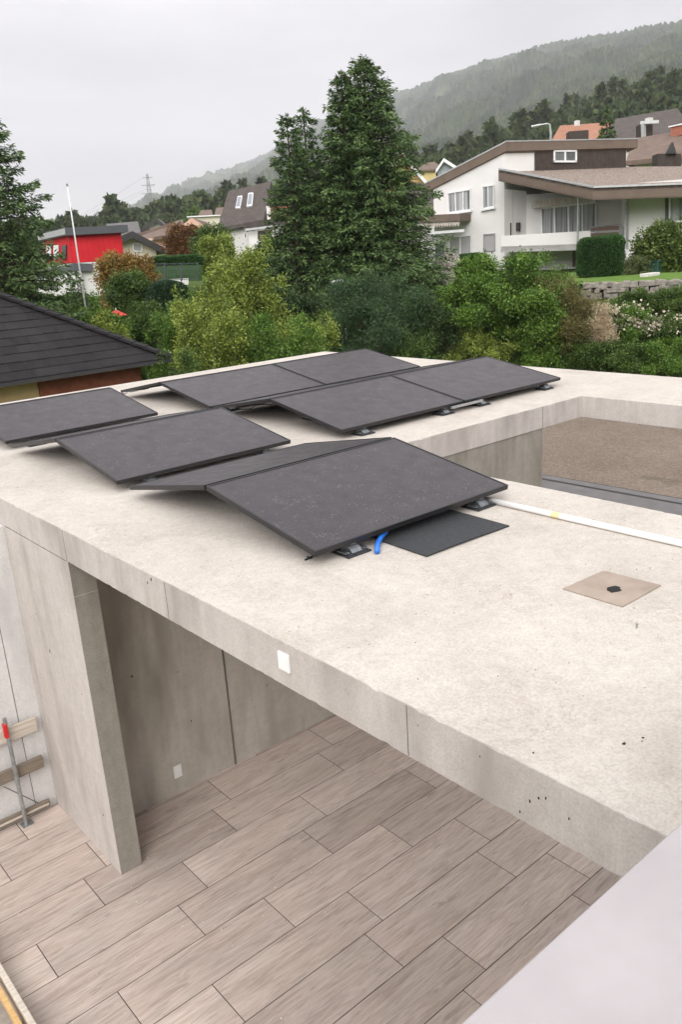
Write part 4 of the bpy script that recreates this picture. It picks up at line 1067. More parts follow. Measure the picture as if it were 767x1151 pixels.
def make_lobes(w_, d_, h, n, rng, low=.0, frac=.42, top=1.0):
    """an uneven crown: a core and many small lobes, some of them reaching out of the outline"""
    L_ = [((rng.uniform(-.06, .06)*w_, 0, h*.45), (w_*.33, d_*.33, h*.38))]
    for i in range(int(n*2.2)):
        a = rng.uniform(0, 2*math.pi); u = rng.uniform(low, 1)**.85
        prof = math.sin(math.pi*min(1, .22+.78*(u*.84)))**.55
        rr_ = rng.uniform(.5, 1.0)*prof*.84
        s = rng.uniform(.35, .95)*frac
        hgt_ = h*(.10+.80*u)*rng.uniform(.92, 1.06)
        L_.append(((math.cos(a)*rr_*w_/2, math.sin(a)*rr_*d_/2, hgt_), (w_*s*.42, d_*s*.42, h*s*.34)))
    for i in range(n):                              # single shoots
        a = rng.uniform(0, 2*math.pi); u = rng.uniform(.3, 1); prof = math.sin(math.pi*min(1, .22+.78*(u*.84)))**.55
        s = rng.uniform(.12, .22)*frac*2
        L_.append(((math.cos(a)*prof*w_*.50, math.sin(a)*prof*d_*.50, h*(.16+.82*u)), (w_*s*.16, d_*s*.16, h*s*.3)))
    return L_
def stem_mesh(t, h, w_, r, rng, n=5, mat='bark', name='trunk'):
    m_ = MB(); tp = Vector((rng.uniform(-.05, .05)*w_, rng.uniform(-.05, .05)*w_, h*.75))
    m_.tube([(0, 0, -.3), tp*.3, tp*.65, tp], [r, r*.8, r*.5, r*.15], 7)
    for i in range(n):
        a = rng.uniform(0, 6.28); b = tp*rng.uniform(.12, .6); e_ = Vector((math.cos(a)*w_*.36, math.sin(a)*w_*.36, h*rng.uniform(.5, .85)))
        m_.tube([b, b.lerp(e_, .5)+Vector((0, 0, h*.05)), e_], [r*.45, r*.3, r*.1], 5)
    return m_.build(name, M[mat], t)
def shrub(name, label, cat, px, ptop, wpx, d, mat, n=9000, leafl=.09, leafw=.045, lobes=14, seed=1, group=None, hscale=1, depth=1.0, base=None, trunk=True, low=0, frac=.42, up=.3, extra=None, tuft=9, flat=.3, spread=1.0):
    rng = np.random.default_rng(seed); leafl *= .95; leafw *= 1.0; n = int(n*2.0)
    T = W(px, ptop, d); z0 = gz(T.x, T.y) if base is None else base
    h = (T.z-z0)*hscale; wm = wpx*d/F_PX*1.0
    t = thing(name, label, cat, (T.x, T.y, z0), group)
    Lb = make_lobes(wm*.94, wm*depth, h, lobes, rng, low, frac)
    nt_ = max(1, n//tuft)
    P, Dr = crown_points(nt_, Lb, rng)
    # tufts of leaves on twig tips, with holes where a noise field is low
    cl = np.array([mn.noise(Vector((p[0]*2.2/max(.7, wm*.35), p[1]*2.2/max(.7, wm*.35), p[2]*2.2/max(.7, wm*.35)+seed))) for p in P])
    keep = cl > -.16; P, Dr = P[keep], Dr[keep]
    PP = np.repeat(P, tuft, 0)+rng.normal(size=(len(P)*tuft, 3))*leafl*1.0*spread
    DD = np.repeat(Dr, tuft, 0)*.8+rng.normal(size=(len(P)*tuft, 3))*.75; DD[:, 2] += up
    ok = PP[:, 2] > .02; PP, DD = PP[ok], DD[ok]
    o = quads_obj('foliage', leaf_quads(PP, DD, leafl, leafw, rng, flat), M[mat], None)
    o.parent = t
    if trunk:
        s = stem_mesh(None, h, wm, max(.04, wm*.022), rng); s.parent = t
    return t, Lb, h, wm
def blooms(t, Lb, n, size, mat, rng, name='flower_head', top=.3, hmin=.3):
    P, Dr = crown_points(n*4, Lb, rng, .93); ok = (Dr[:, 2] > -.1) & (P[:, 2] > hmin); P, Dr = P[ok][:n], Dr[ok][:n]
    PP = np.repeat(P, 26, 0)+rng.normal(size=(len(P)*26, 3))*size*.4
    o = quads_obj(name, leaf_quads(PP, np.repeat(Dr, 26, 0)+rng.normal(size=(len(PP), 3))*.8, size*.42, size*.36, rng), M[mat], None); o.parent = t
    o['kind'] = 'stuff'
def spruce(name, label, px, ptop, d, R, mat='needle_green', seed=1, group=None, base=None, levels=44, per=13, sprays=70, lean=0, droop=.35, expo=.78, spr=.24, low=.05, Lmul=1.0, sparse=0.0):
    rng = np.random.default_rng(seed)
    T = W(px, ptop, d); z0 = gz(T.x, T.y) if base is None else base; H_ = T.z-z0
    t = thing(name, label, 'conifer', (T.x, T.y, z0), group)
    MB().tube([(0, 0, -.3), (0, 0, H_*.5), (0, 0, H_*.99)], [R*.085, R*.05, .01], 8).build('trunk', M['bark'], None).parent = t
    Q = []; QT = []; br = MB()
    for i in range(levels):
        u = low+(1-low)*(max(0, i+rng.uniform(-.3, .3))/levels)**.92; u = min(max(u, low), .985)
        rad = R*(1-u)**expo*rng.uniform(.86, 1.08)+.05
        nb = max(4, int(per*(1-u*.55)))
        a0 = rng.uniform(0, 6.28)
        for j in range(nb):
            if rng.random() < sparse: continue
            a = a0+2*math.pi*j/nb+rng.uniform(-.25, .25); L_ = rad*rng.uniform(.5, 1.22)
            dirx = np.array([math.cos(a), math.sin(a)]); zb = H_*u+rng.uniform(-.1, .1)
            ns = int(sprays*2.3*max(.18, L_/R))
            s = np.sqrt(rng.random(ns)); s = .06+.94*s
            rise = .30-(1-u)*.25
            bz = zb + L_*(rise*s*.6 - droop*s*s*(1-u*.75) + .16*np.maximum(0, s-.72)*1.6)
            side = rng.normal(size=ns)*L_*.17*(1.12-s*.8)
            px_ = dirx[0]*L_*s - dirx[1]*side; py_ = dirx[1]*L_*s + dirx[0]*side
            P = np.stack([px_, py_, bz-np.abs(side)*.25+rng.normal(size=ns)*.035*R/2], 1)
            D = np.stack([dirx[0]*.75 - dirx[1]*np.sign(side)*.6, dirx[1]*.75 + dirx[0]*np.sign(side)*.6, rng.uniform(-.75, .25, ns)], 1)+rng.normal(size=(ns, 3))*.28
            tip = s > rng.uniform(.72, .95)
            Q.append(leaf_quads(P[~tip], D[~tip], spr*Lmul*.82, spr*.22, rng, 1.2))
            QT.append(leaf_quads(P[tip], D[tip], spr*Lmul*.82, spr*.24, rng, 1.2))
            if j % 2 == 0 and R*(1-u) > .35:
                pts = [(dirx[0]*L_*k, dirx[1]*L_*k, zb+L_*(rise*k*.6-droop*k*k*(1-u*.75))) for k in (0, .4, .8)]
                br.tube(pts, [.03*R/2, .018*R/2, .006], 4, cap=False)
    # leader
    P = np.stack([rng.normal(size=60)*.03, rng.normal(size=60)*.03, H_*rng.uniform(.93, 1.0, 60)], 1)
    Q.append(leaf_quads(P, rng.normal(size=(60, 3))*.5+np.array([0, 0, 1.1]), spr*.8, spr*.2, rng))
    quads_obj('foliage', np.concatenate(Q), M[mat], None).parent = t
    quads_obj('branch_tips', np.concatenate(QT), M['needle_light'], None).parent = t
    br.build('branch', M['bark'], None).parent = t
    return t
def clipped(name, label, px0, px1, ptop, pbot, d, depth, mat, n, seed=3, round_=.25, leafl=.05, turn=0, domed=0):
    """a sheared hedge: dense small leaves on a rounded block"""
    rng = np.random.default_rng(seed)
    wl = Wall((px0+px1)/2, (ptop+pbot)/2, d, turn)
    A, B, Tt, Bb = wl.at(px0, (ptop+pbot)/2), wl.at(px1, (ptop+pbot)/2), wl.at((px0+px1)/2, ptop), wl.at((px0+px1)/2, pbot)
    wm = (B-A).length; hx = (B-A).normalized(); zb = Bb.z; h = Tt.z-zb; cen = A.lerp(B, .5)-wl.n*depth/2
    t = thing(name, label, 'hedge', (cen.x, cen.y, zb))
    P = rng.uniform(-1, 1, (n, 3)); ax = rng.choice(3, n, p=[.25, .4, .35]); sgn = rng.choice([-1, 1], n); sgn[ax == 2] = 1
    P[np.arange(n), ax] = sgn
    pw_ = 5 if not domed else 2.3
    nm = (np.abs(P)**pw_).sum(1)**(1/pw_); P = P/nm[:, None]; Nn = unit(np.sign(P)*np.abs(P)**(pw_-1))
    half = np.array([wm/2, depth/2, h/2]); Pw = P*half*(1+rng.normal(size=(n, 1))*.018)
    noisef = np.array([mn.noise(Vector((p[0]*1.6, p[1]*1.6, p[2]*1.6+seed))) for p in Pw])[:, None]; Pw = Pw+Nn*noisef*.10
    Rm = np.array([[hx.x, hx.y, 0], [-wl.n.x, -wl.n.y, 0], [0, 0, 1]])
    Pw[:, 2] += h/2; PW_ = Pw@Rm; NW = Nn@Rm
    o = quads_obj('foliage', leaf_quads(PW_, NW*.9+rng.normal(size=(n, 3))*.6, leafl, leafl*.55, rng), M[mat], None); o.parent = t
    # dense twiggy core just under the skin
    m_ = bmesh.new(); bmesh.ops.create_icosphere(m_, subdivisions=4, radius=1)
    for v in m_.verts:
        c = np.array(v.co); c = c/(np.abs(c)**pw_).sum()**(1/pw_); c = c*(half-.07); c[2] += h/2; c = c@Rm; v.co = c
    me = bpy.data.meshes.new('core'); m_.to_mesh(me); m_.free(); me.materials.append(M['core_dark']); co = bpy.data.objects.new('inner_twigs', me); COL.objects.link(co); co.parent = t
    return t
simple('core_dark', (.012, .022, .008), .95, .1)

# ------------------------------------------------------------------ conifers
G = 'tall spruces beside the white house'
spruce('spruce_tree', 'tallest and widest dark spruce in the middle of the photo', 409, 66, 32, 3.0, seed=21, group=G, levels=62, per=17, sprays=95, spr=.21, expo=.62)
spruce('spruce_tree', 'spruce fused with the tallest one, its tip just left of the tallest tip', 383, 82, 31.5, 1.9, seed=22, group=G, levels=58, per=13, sprays=62, spr=.21, expo=.66)
spruce('spruce_tree', 'slim spruce, leftmost of the tall group, its tip beside the hill', 322, 130, 31, 1.3, seed=23, group=G, levels=52, per=11, sprays=46, spr=.19, expo=.55)
spruce('spruce_tree', 'slim spruce second from the left in the tall group', 341, 124, 32.5, 1.35, seed=24, group=G, levels=52, per=11, sprays=46, spr=.19, expo=.55)
spruce('spruce_tree', 'broad layered spruce cut by the left edge of the photo', -30, 118, 25, 2.5, seed=31, levels=40, per=15, sprays=100, spr=.19, droop=.3, expo=.58)
spruce('fir_tree', 'small slender conifer in front of the brown roofed house at the upper right', 683, 122, 62, .95, 'needle_green', seed=33, levels=26, per=9, sprays=24, spr=.3, expo=.7, base=8.2)
spruce('small_conifer', 'small pointed conifer beside the flagpole', 85, 306, 30, .45, 'needle_green', seed=34, levels=22, per=8, sprays=22, spr=.13)
spruce('small_conifer', 'tiny pointed conifer left of the one beside the flagpole', 78, 312, 30.5, .4, 'needle_green', seed=35, levels=22, per=8, sprays=22, spr=.13)

# ------------------------------------------------------------------ broadleaf trees and shrubs
shrub('leafy_tree', 'large yellow green leafy tree in front of the tall spruces', 'tree', 262, 268, 120, 24, 'leaf_yellowgreen', 42000, .085, .04, 22, 41, frac=.36, low=.0)
shrub('leafy_tree', 'yellow green tree standing lower, just behind the tip of the slate roof', 'tree', 232, 322, 115, 20, 'leaf_yellowgreen', 26000, .075, .036, 16, 42, frac=.38)
shrub('leafy_shrub', 'fresh green shrub at the foot of the yellow green tree, against the roof edge', 'shrub', 318, 345, 110, 20, 'leaf_green', 20000, .075, .035, 14, 43, frac=.4)
shrub('leafy_shrub', 'dark reddish tinged bush touching the tip of the slate roof', 'shrub', 196, 372, 50, 17.5, 'leaf_mid', 9000, .06, .03, 10, 44)
shrub('yew_bush', 'wide bluish green feathery conifer bush under the tall spruces', 'shrub', 418, 302, 140, 25, 'leaf_blue_green', 46000, .11, .022, 20, 45, frac=.38, tuft=12)
shrub('yew_bush', 'dark feathery bush filling the gap left of the bright green shrub', 'shrub', 478, 330, 70, 25, 'leaf_dark', 20000, .10, .024, 12, 46)
shrub('maple_shrub', 'big bright green shrub in front of the white house', 'shrub', 568, 291, 150, 26, 'leaf_green', 52000, .095, .05, 24, 47, frac=.36, flat=.8)
shrub('maple_shrub', 'lower right shoulder of bright green foliage beside the olive shrub', 'shrub', 610, 322, 66, 25, 'leaf_green', 14000, .09, .045, 12, 48)
shrub('olive_shrub', 'olive brown feathery shrub right of the bright green one', 'shrub', 631, 312, 84, 25.5, 'leaf_olive', 30000, .085, .02, 18, 49, frac=.38, tuft=11)
shrub('gold_shrub', 'low yellow green shrub at the back edge of the concrete roof', 'shrub', 535, 366, 90, 25, 'leaf_yellowgreen', 20000, .06, .032, 14, 50)
shrub('leafy_shrub', 'dark green undergrowth between bright shrub and low golden shrub', 'shrub', 500, 352, 60, 25, 'leaf_dark', 12000, .07, .03, 12, 51)
for k_, (lab, px, pt_, wp, d, mt) in enumerate([
  ('pale green shrub between the yellow green tree and the blue green bush', 345, 352, 90, 22, 'leaf_yellowgreen'),
  ('green bush with thin shoots left of the yellow green tree', 205, 330, 60, 27, 'leaf_green'),
  ('dark green bush right under the slim spruces', 318, 318, 80, 28, 'leaf_dark'),
  ('light green bush at the foot of the autumn tree', 118, 352, 50, 25, 'leaf_yellowgreen'),
  ('green bush at the right foot of the blue green bush', 462, 362, 60, 24, 'leaf_mid'),
  ('low green undergrowth at the foot of the olive shrub', 655, 372, 60, 25.2, 'leaf_mid')]):
    shrub('filler_shrub', lab, 'shrub', px, pt_, wp, d, mt, 15000, .075, .036, 14, 200+k_, frac=.4)
# right front border
bd = [('dense dark bush below the stone wall', 716, 328, 40, 27.2, 'leaf_mid', 52), ('rounded green bush at the right photo edge below the lawn', 760, 320, 66, 27.2, 'leaf_mid', 53),
      ('leafy green bush with pale flower heads beside the straw plume', 700, 345, 60, 26, 'leaf_green', 54), ('green bush with white flower heads at the right photo edge', 750, 352, 70, 26, 'leaf_mid', 55),
      ('low green bush against the roof edge under the flowering ones', 690, 380, 66, 25, 'leaf_mid', 56), ('low green bush against the roof edge in the right corner', 752, 382, 76, 25, 'leaf_green', 57)]
for lab, px, pt_, wp, d, mt, sd_ in bd:
    t, Lb, h, wm = shrub('border_shrub', lab, 'shrub', px, pt_, wp, d, mt, 16000, .06, .036, 16, sd_, group='border shrubs right of the olive shrub', frac=.4)
    if sd_ in (54, 55): blooms(t, Lb, 40 if sd_ == 54 else 22, .2, 'flower_white', np.random.default_rng(sd_), hmin=h*.45)
t, Lb, h, wm = shrub('plume_grass', 'pale straw coloured plume plant left of the flowering bush', 'plant', 676, 338, 28, 25, 'plume_straw', 5200, .09, .016, 8, 58, up=1.2, trunk=False, low=.35)
# behind the slate roof, left
shrub('autumn_tree', 'orange brown autumn tree in front of the red house', 'tree', 136, 284, 66, 36, 'leaf_autumn', 24000, .12, .06, 18, 60, frac=.38)
shrub('leafy_tree', 'green tree standing directly in front of the orange brown one', 'tree', 143, 308, 56, 33, 'leaf_mid', 20000, .10, .05, 14, 61)
shrub('leafy_tree', 'light green bush beside the foot of the flagpole', 'shrub', 84, 330, 56, 31, 'leaf_green', 16000, .09, .045, 12, 62, frac=.4)
shrub('leafy_tree', 'dark green bush below the left spruce, above the slate roof', 'shrub', 30, 335, 90, 28, 'leaf_mid', 18000, .09, .045, 12, 63)
shrub('leafy_shrub', 'fresh green bush behind the middle of the slate roof ridge', 'shrub', 108, 338, 80, 26, 'leaf_green', 18000, .08, .04, 14, 64)
shrub('leafy_shrub', 'yellowish bush just right of the red parasol', 'shrub', 162, 340, 60, 27, 'leaf_mid', 14000, .08, .04, 12, 65)
shrub('leafy_shrub', 'small bright bush under the rounded hedge', 'shrub', 190, 345, 60, 25, 'leaf_green', 12000, .075, .036, 12, 66)
shrub('rust_tree', 'rust brown round tree in front of the salmon house', 'tree', 203, 254, 42, 58, 'leaf_rust', 16000, .16, .09, 14, 67)
shrub('leafy_tree', 'green tree right of the rust brown tree', 'tree', 236, 252, 44, 54, 'leaf_mid', 14000, .16, .08, 14, 68)
shrub('leafy_tree', 'light green tree below the mansard house', 'tree', 243, 264, 50, 45, 'leaf_yellowgreen', 14000, .13, .065, 12, 69)
shrub('leafy_tree', 'dark tree between the mansard house and the slim spruces', 'tree', 303, 270, 36, 42, 'leaf_dark', 12000, .13, .06, 12, 70)
# round the white house
shrub('rhododendron', 'large glossy rhododendron in front of the right wall of the white house', 'shrub', 752, 252, 62, 34, 'leaf_glossy', 18000, .15, .06, 20, 71, frac=.34, base=2.72)
shrub('round_shrub', 'low round grey green shrub between clipped hedge and rhododendron', 'shrub', 716, 289, 36, 33, 'leaf_sage', 9000, .08, .03, 12, 72, frac=.45, base=2.65)
clipped('clipped_hedge', 'tall boxy clipped hedge below the balcony', 650, 701, 267, 315, 32.5, 1.5, 'hedge_green', 26000, 73, leafl=.06)
clipped('clipped_hedge', 'rounded clipped bush under the gable wall of the white house', 509, 548, 286, 310, 36, 1.8, 'hedge_green', 12000, 74, leafl=.07, domed=1)
clipped('clipped_hedge', 'rounded dark hedge below the low white wall at the left', 165, 213, 317, 356, 31, 1.6, 'hedge_dark', 18000, 75, leafl=.06, domed=1)
clipped('clipped_hedge', 'long clipped hedge on top of the wire fence left of the yellow green tree', 166, 228, 289, 302, 42, 1.5, 'hedge_green', 14000, 76, leafl=.08)
fw = Wall(195, 305, 41, 0)
ft = thing('mesh_fence', 'thin grey wire fence under the long clipped hedge', 'fence', tuple(fw.at(195, 314)))
fb = MB()
for i in range(26): x = 166+i*2.2; fb.bar(fw.at(x, 297), fw.at(x, 315), .012, .012, (1, 0, 0))
for y in (297, 303, 309, 315): fb.bar(fw.at(166, y), fw.at(222, y-1), .02, .02)
fb.build('wire_panel', M['anthracite'], ft)
for x in (166, 185, 204, 222): MB().bar(fw.at(x, 295.5), fw.at(x, 316), .06, .06, (1, 0, 0)).build('post', M['anthracite'], ft)
tag(MB().prism([fw.at(160, 316), fw.at(212, 313), fw.at(212, 320), fw.at(160, 322)], -fw.n*.3).build('garden_wall', M['house_white']), 'low pale garden wall under the wire fence at the left', 'wall')
tag(MB().prism([fw.at(166, 300, -.9), fw.at(228, 298, -.9), fw.at(228, 316, -.9), fw.at(166, 318, -.9)], -fw.n*.5).build('ivy_bank', M['hedge_green']), 'dark green planted bank behind the wire fence', 'bank')

# flagpole, parasol, lamp, pylon
fp = W(95, 338, 29); ftp = W(79, 209.5, 29.0)
t = thing('flagpole', 'tall bare white flagpole in front of the red house', 'flagpole', (fp.x, fp.y, gz(fp.x, fp.y)))
MB().tube([(fp.x, fp.y, gz(fp.x, fp.y)-.2), (fp.x, fp.y, ftp.z-1.5), (fp.x, fp.y, ftp.z)], [.033, .024, .015], 10).build('pole', M['window_white'], t, smooth=True)
MB().tube([(fp.x, fp.y, ftp.z), (fp.x, fp.y, ftp.z+.07)], .035, 8).build('finial', M['steel_weathered'], t)
pr_ = W(131, 354, 26.5); t = thing('parasol', 'faded red and white garden parasol peeking out behind the slate roof', 'parasol', (pr_.x, pr_.y, gz(pr_.x, pr_.y)))
cn = MB(); k_ = 10; ap = Vector((pr_.x, pr_.y, pr_.z+.15))
rim = [Vector((pr_.x+math.cos(6.283*i/k_)*.32, pr_.y+math.sin(6.283*i/k_)*.32, pr_.z-.02)) for i in range(k_)]
cn.add([ap]+rim, [(0, i+1, (i+1) % k_+1) for i in range(k_)]+[tuple(range(k_, 0, -1))]); cn.build('canopy', M['parasol_red'], t)
MB().tube([(pr_.x, pr_.y, gz(pr_.x, pr_.y)), (pr_.x, pr_.y, pr_.z+.2)], .02, 8).build('pole', M['window_white'], t)
def lamp_post(px, py0, py1, d, label, arm_px, name='street_lamp'):
    a = W(px, py1, d); b = W(px, py0, d); g_ = gz(a.x, a.y)
    t = thing(name, label, 'street lamp', (a.x, a.y, g_))
    c = W(arm_px, py0-.3, d); m1 = W(px+(arm_px-px)*.35, py0-1.6, d)
    MB().tube([(a.x, a.y, g_-.5), (a.x, a.y, b.z-.6), b.lerp(m1, .3), m1, c], [.11, .08, .06, .05, .05], 8).build('pole', M['galvanised'], t)
    e_ = c+(c-m1).normalized()*.7
    MB().bar(c, e_, .28, .12).build('lamp_head', M['galvanised'], t, bevel=.03)
lamp_post(619.5, 141, 160, 64, 'curved street lamp above the roof of the white house', 609)
gl = W(386, 316, 26.5); t = thing('garden_lamp', 'small white T shaped post lamp in the feathery bush under the tall spruces', 'lamp', (gl.x, gl.y, gz(gl.x, gl.y)))
MB().tube([(gl.x, gl.y, gz(gl.x, gl.y)), (gl.x, gl.y, gl.z)], .03, 8).build('pole', M['window_white'], t)
g2 = W(372, 317.5, 26.5)-W(386, 316, 26.5)
MB().bar(gl+g2, gl+Vector((0, 0, .02)), .22, .06).build('lamp_head', M['window_white'], t)
def pylon():
    b = W(172, 250, 520); tp = W(167.5, 196, 520); g_ = gz(b.x, b.y); H_ = tp.z-g_
    t = thing('electricity_pylon', 'tall lattice electricity pylon on the horizon at the left', 'pylon', (b.x, b.y, g_))
    m_ = MB(); n = 9; prev = None
    side = Vector((-b.y, b.x, 0)).normalized(); fw_ = Vector((b.x, b.y, 0)).normalized()
    for i in range(n+1):
        u = i/n; hw = 3.4*(1-u)**1.15+.35; c = Vector((b.x, b.y, g_+H_*u))
        cs = [c+side*sx*hw+fw_*sy*hw for sx, sy in ((-1, -1), (1, -1), (1, 1), (-1, 1))]
        if prev:
            for k in range(4):
                m_.bar(prev[k], cs[k], .28, .28, (1, 0, 0)); m_.bar(prev[k], cs[(k+1) % 4], .16, .16, (1, 0, 0)); m_.bar(prev[(k+1) % 4], cs[k], .16, .16, (1, 0, 0)); m_.bar(cs[k], cs[(k+1) % 4], .16, .16)
        prev = cs
    m_.build('lattice_tower', M['steel_weathered'], t)
    ar = MB()
    for u, L_ in ((.72, 4.6), (.84, 3.8), (.95, 2.8)):
        c = Vector((b.x, b.y, g_+H_*u)); ar.bar(c-side*L_, c+side*L_, .3, .4)
    ar.build('crossarm', M['steel_weathered'], t)
    wr = MB()
    for u, L_ in ((.72, 4.6), (.84, -3.8), (.95, 2.8)):
        c = Vector((b.x, b.y, g_+H_*u))+side*L_; e_ = W(-60, 236+u*30-(20 if L_ < 0 else 0), 700)
        wr.tube([c.lerp(e_, k/10)-Vector((0, 0, 14*math.sin(math.pi*k/10))) for k in range(11)], .05, 4)
    tag(wr.build('power_line', M['steel_weathered']), 'thin power lines running left from the pylon across the sky', 'power line')
pylon()

# ------------------------------------------------------------------ garden on the right
def ground_sheet(name, px_poly, dlist, mat, lift=.02, n=14):
    """lawn following the slope between two picture columns"""
    V = []; Fc = []
    for j in range(n+1):
        for i in range(n+1):
            az = azi(px_poly[0])+(azi(px_poly[1])-azi(px_poly[0]))*i/n; r = dlist[0]+(dlist[1]-dlist[0])*j/n
            x, y = r*math.cos(az), r*math.sin(az); V.append((x, y, gz(x, y)+lift))
    for j in range(n):
        for i in range(n): a = j*(n+1)+i; Fc.append((a, a+1, a+n+2, a+n+1))
    return mesh_obj(name, V, Fc, mat)
lw = Wall(720, 318, 28.6, -3)
zl0 = lw.at(720, 317).z
def upper_lawn():
    V = []; Fc = []; n = 12
    for j in range(n+1):
        for i in range(n+1):
            px = 640+i*(900-640)/n; az = azi(px); r0 = 28.75; r = r0+(37.0-r0)*j/n
            x, y = r*math.cos(az), r*math.sin(az); V.append((x, y, zl0+(3.22-zl0)*j/n+.03*math.sin(x*1.3)*math.cos(y)))
    for j in range(n):
        for i in range(n): a = j*(n+1)+i; Fc.append((a, a+1, a+n+2, a+n+1))
    return mesh_obj('upper_lawn', V, Fc, M['lawn_green'], smooth=True)
struct(upper_lawn())
struct(ground_sheet('garden_slope', (560, 800), (25.2, 28.55), M['lawn_green'], .03))
# dry stone wall
t = thing('stone_wall', 'low grey stone wall holding the lawn in front of the white house', 'wall', tuple(Vector((lw.P.x, lw.P.y, 2))))
sm_ = MB(); x = 655
rs_ = random.Random(5)
zc = zl0
while x < 800:
    for row in range(3):
        xx = x+rs_.uniform(-2, 2)
        wpx_ = rs_.uniform(6, 13); a_, b_ = lw.at(xx, 317.5), lw.at(xx+wpx_, 317.5); h_ = rs_.uniform(.14, .2)
        zt_ = zl0+rs_.uniform(-.02, .04)-row*.155; ang = rs_.uniform(-.04, .04); jt = rs_.uniform(0, .1)
        sm_.prism([Vector((a_.x, a_.y, zt_+ang)), Vector((b_.x, b_.y, zt_-ang)), Vector((b_.x, b_.y, zt_-h_+ang*.5)), Vector((a_.x, a_.y, zt_-h_))], (-lw.n*.4)+lw.n*0)
        for k_ in range(1, 9): sm_.v[-k_] = sm_.v[-k_]+lw.n*jt
    x += rs_.uniform(5, 9)
sm_.build('stones', M['stone_grey'], t, bevel=.03)
# grass tufts and wild ground cover on the bank, below the shrubs
def tufts(name, pxr, dr, n, mat, ln, wd, label, seed):
    rng = np.random.default_rng(seed); az = rng.uniform(azi(pxr[1]), azi(pxr[0]), n); r = rng.uniform(dr[0], dr[1], n)
    P = np.stack([r*np.cos(az), r*np.sin(az), terrain_z(r*np.cos(az), r*np.sin(az))+.02], 1)
    D = rng.normal(size=(n, 3))*.5; D[:, 2] = 1
    o = quads_obj(name, leaf_quads(P, D, ln, wd, rng), M[mat], None); o['kind'] = 'stuff'; tag(o, label, 'ground cover')
tufts('meadow_grass', (470, 800), (24.3, 28.5), 90000, 'grass_blade', .16, .022, 'rough green grass on the bank behind the roof', 81)
tufts('wild_ground_cover', (100, 520), (24, 40), 60000, 'leaf_mid', .28, .10, 'leafy ground cover under the trees behind the roof', 82)
# bin, stone slab, rocks and chair by the house
bn = W(739, 296, 33.5)
t = thing('garden_bin', 'dark green lidded garden box beside the rhododendron', 'box', tuple(bn))
MB().box(bn.x-.45, bn.x+.45, bn.y-.3, bn.y+.3, bn.z-.35, bn.z+.05).build('box', M['bin_green'], t, bevel=.03)
MB().box(bn.x-.48, bn.x+.48, bn.y-.33, bn.y+.33, bn.z+.05, bn.z+.11).build('lid', M['bin_green'], t, bevel=.02)
sl_ = W(731, 307, 31.2)
tag(MB().box(sl_.x-.4, sl_.x+.4, sl_.y-.15, sl_.y+.15, sl_.z-.12, sl_.z).build('stone_bench', M['stone_pale'], bevel=.02), 'pale stone block lying on the lawn in front of the green box', 'stone')
def rock(px, py, d, r, seed, label):
    c = W(px, py, d); bm = bmesh.new(); bmesh.ops.create_icosphere(bm, subdivisions=3, radius=r)
    for v in bm.verts:
        k = 1+.35*mn.noise(v.co*1.4/r+Vector((seed, 0, 0)))+.12*mn.noise(v.co*4/r); v.co = Vector((v.co.x*1.15*k, v.co.y*k, v.co.z*.8*k))+c
    me = bpy.data.meshes.new('rock'); bm.to_mesh(me); bm.free()
    tag(link('rock', me, M['stone_grey']), label, 'rock', 'rocks by the terrace of the white house')
rock(505, 296, 36.5, .55, 1, 'large grey boulder right of the garden chair'); rock(499, 309, 35.5, .4, 2, 'grey boulder below the large one, under the garden chair')
rock(507, 318, 34.5, .38, 3, 'lowest boulder, just above the feathery bush')
cpos = W(491, 301, 37.5)
t = thing('garden_chair', 'dark garden chair on the terrace at the left end of the white house', 'chair', (cpos.x, cpos.y, cpos.z))
MB().box(cpos.x-.25, cpos.x+.25, cpos.y-.25, cpos.y+.25, cpos.z+.42, cpos.z+.46).build('seat', M['anthracite'], t)
MB().box(cpos.x+.21, cpos.x+.25, cpos.y-.25, cpos.y+.25, cpos.z+.46, cpos.z+.95).build('backrest', M['anthracite'], t)
for sx in (-.23, .23):
    for sy in (-.23, .23): MB().bar((cpos.x+sx, cpos.y+sy, cpos.z), (cpos.x+sx, cpos.y+sy, cpos.z+.42), .04, .04, (1, 0, 0)).build('leg', M['anthracite'], t)

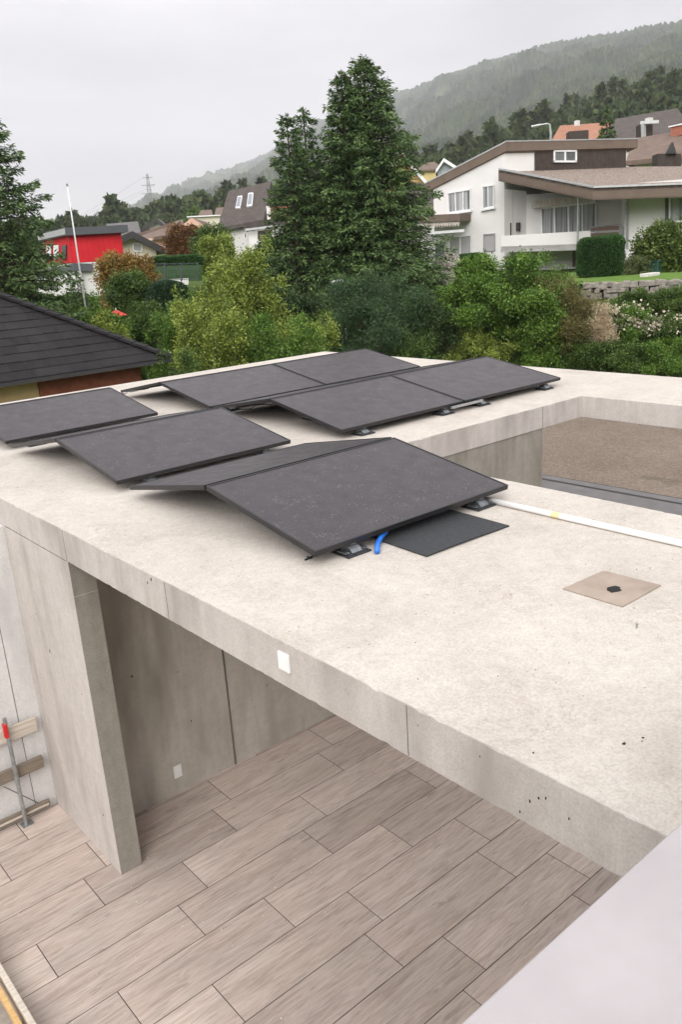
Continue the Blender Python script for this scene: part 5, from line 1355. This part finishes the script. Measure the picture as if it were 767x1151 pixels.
# ------------------------------------------------------------------ wooded hillside
def forest(name, label, n, r0, r1, seed, pxr=(-60, 860), hmin=7, hmax=13, mat='forest_green', seg=(2,), cond=None):
    rng = np.random.default_rng(seed)
    protos = []
    for k in range(5):
        m_ = 420; P = unit(rng.normal(size=(m_, 3))); P[:, 2] = np.abs(P[:, 2])*1.1-.25
        lob = unit(rng.normal(size=(7, 3))); b = np.max(P@lob.T, 1, keepdims=True); P = P*(.72+.33*b**3)
        protos.append(('b', P, unit(P)))
    for k in range(3):
        m_ = 420; u = rng.random(m_)**.7; a = rng.uniform(0, 6.28, m_); rd = (1-u)*.55*rng.uniform(.7, 1.1, m_)+.02
        P = np.stack([np.cos(a)*rd, np.sin(a)*rd, u*1.9-.9], 1); protos.append(('c', P, unit(np.stack([np.cos(a), np.sin(a), -.2+0*a], 1))))
    az = rng.uniform(azi(pxr[1]), azi(pxr[0]), n); r = r0+(r1-r0)*rng.random(n)**.8
    if cond is not None:
        ok = cond(az, r); az, r = az[ok], r[ok]
    X_, Y_ = r*np.cos(az), r*np.sin(az); Zg = terrain_z(X_, Y_)
    out_ = []
    for i in range(len(az)):
        kind, P, D = protos[int(rng.integers(0, 5)) if rng.random() < .88 else int(rng.integers(5, 8))]
        H_ = rng.uniform(hmin, hmax)*(1.15 if kind == 'c' else 1); s = H_*.5*(.8 if kind == 'b' else 1)
        rot = rng.uniform(0, 6.28); c_, s_ = math.cos(rot), math.sin(rot); sx = s*rng.uniform(.75, 1.05)*(1.0 if kind == 'b' else .8)
        Q = np.stack([(P[:, 0]*c_-P[:, 1]*s_)*sx, (P[:, 0]*s_+P[:, 1]*c_)*sx, P[:, 2]*s+H_*.55], 1)+np.array([X_[i], Y_[i], Zg[i]-1])
        Dd = np.stack([D[:, 0]*c_-D[:, 1]*s_, D[:, 0]*s_+D[:, 1]*c_, D[:, 2]], 1)
        sel = (Q-np.array([0, 0, CAMZ])); keep = (Dd*np.array([X_[i], Y_[i], 0])/r[i]).sum(1) < .45
        Q, Dd = Q[keep], Dd[keep]
        out_.append(leaf_quads(Q, unit(rng.normal(size=Q.shape)+Dd*.2), H_*.16, H_*.12, rng))
    o = quads_obj(name, np.concatenate(out_), M[mat], None); tag(o, label, 'forest', None, 'stuff')
forest('hillside_forest', 'dense mixed wood on the lower slope behind the houses', 2300, 235, 430, 91)
forest('village_trees', 'green garden trees between the far houses', 120, 125, 235, 92, hmin=3, hmax=5.5, mat='leaf_mid', cond=lambda az, r: np.ones(len(az), bool))

# ------------------------------------------------------------------ haze
m_ = bpy.data.materials.new('haze_air'); m_.use_nodes = True; n_ = m_.node_tree.nodes; n_.clear()
oo = n_.new('ShaderNodeOutputMaterial'); pv = n_.new('ShaderNodeVolumePrincipled')
pv.inputs['Color'].default_value = (.95, .955, 1, 1); pv.inputs['Density'].default_value = HAZE = .00024
pv.inputs['Anisotropy'].default_value = .2
m_.node_tree.links.new(pv.outputs[0], oo.inputs['Volume'])
hz = MB().box(-5900, 5900, -5900, 5900, -60, 900).build('haze', m_)
hz['kind'] = 'stuff'; hz['label'] = 'pale damp haze hanging in front of the hills'; hz['category'] = 'haze'
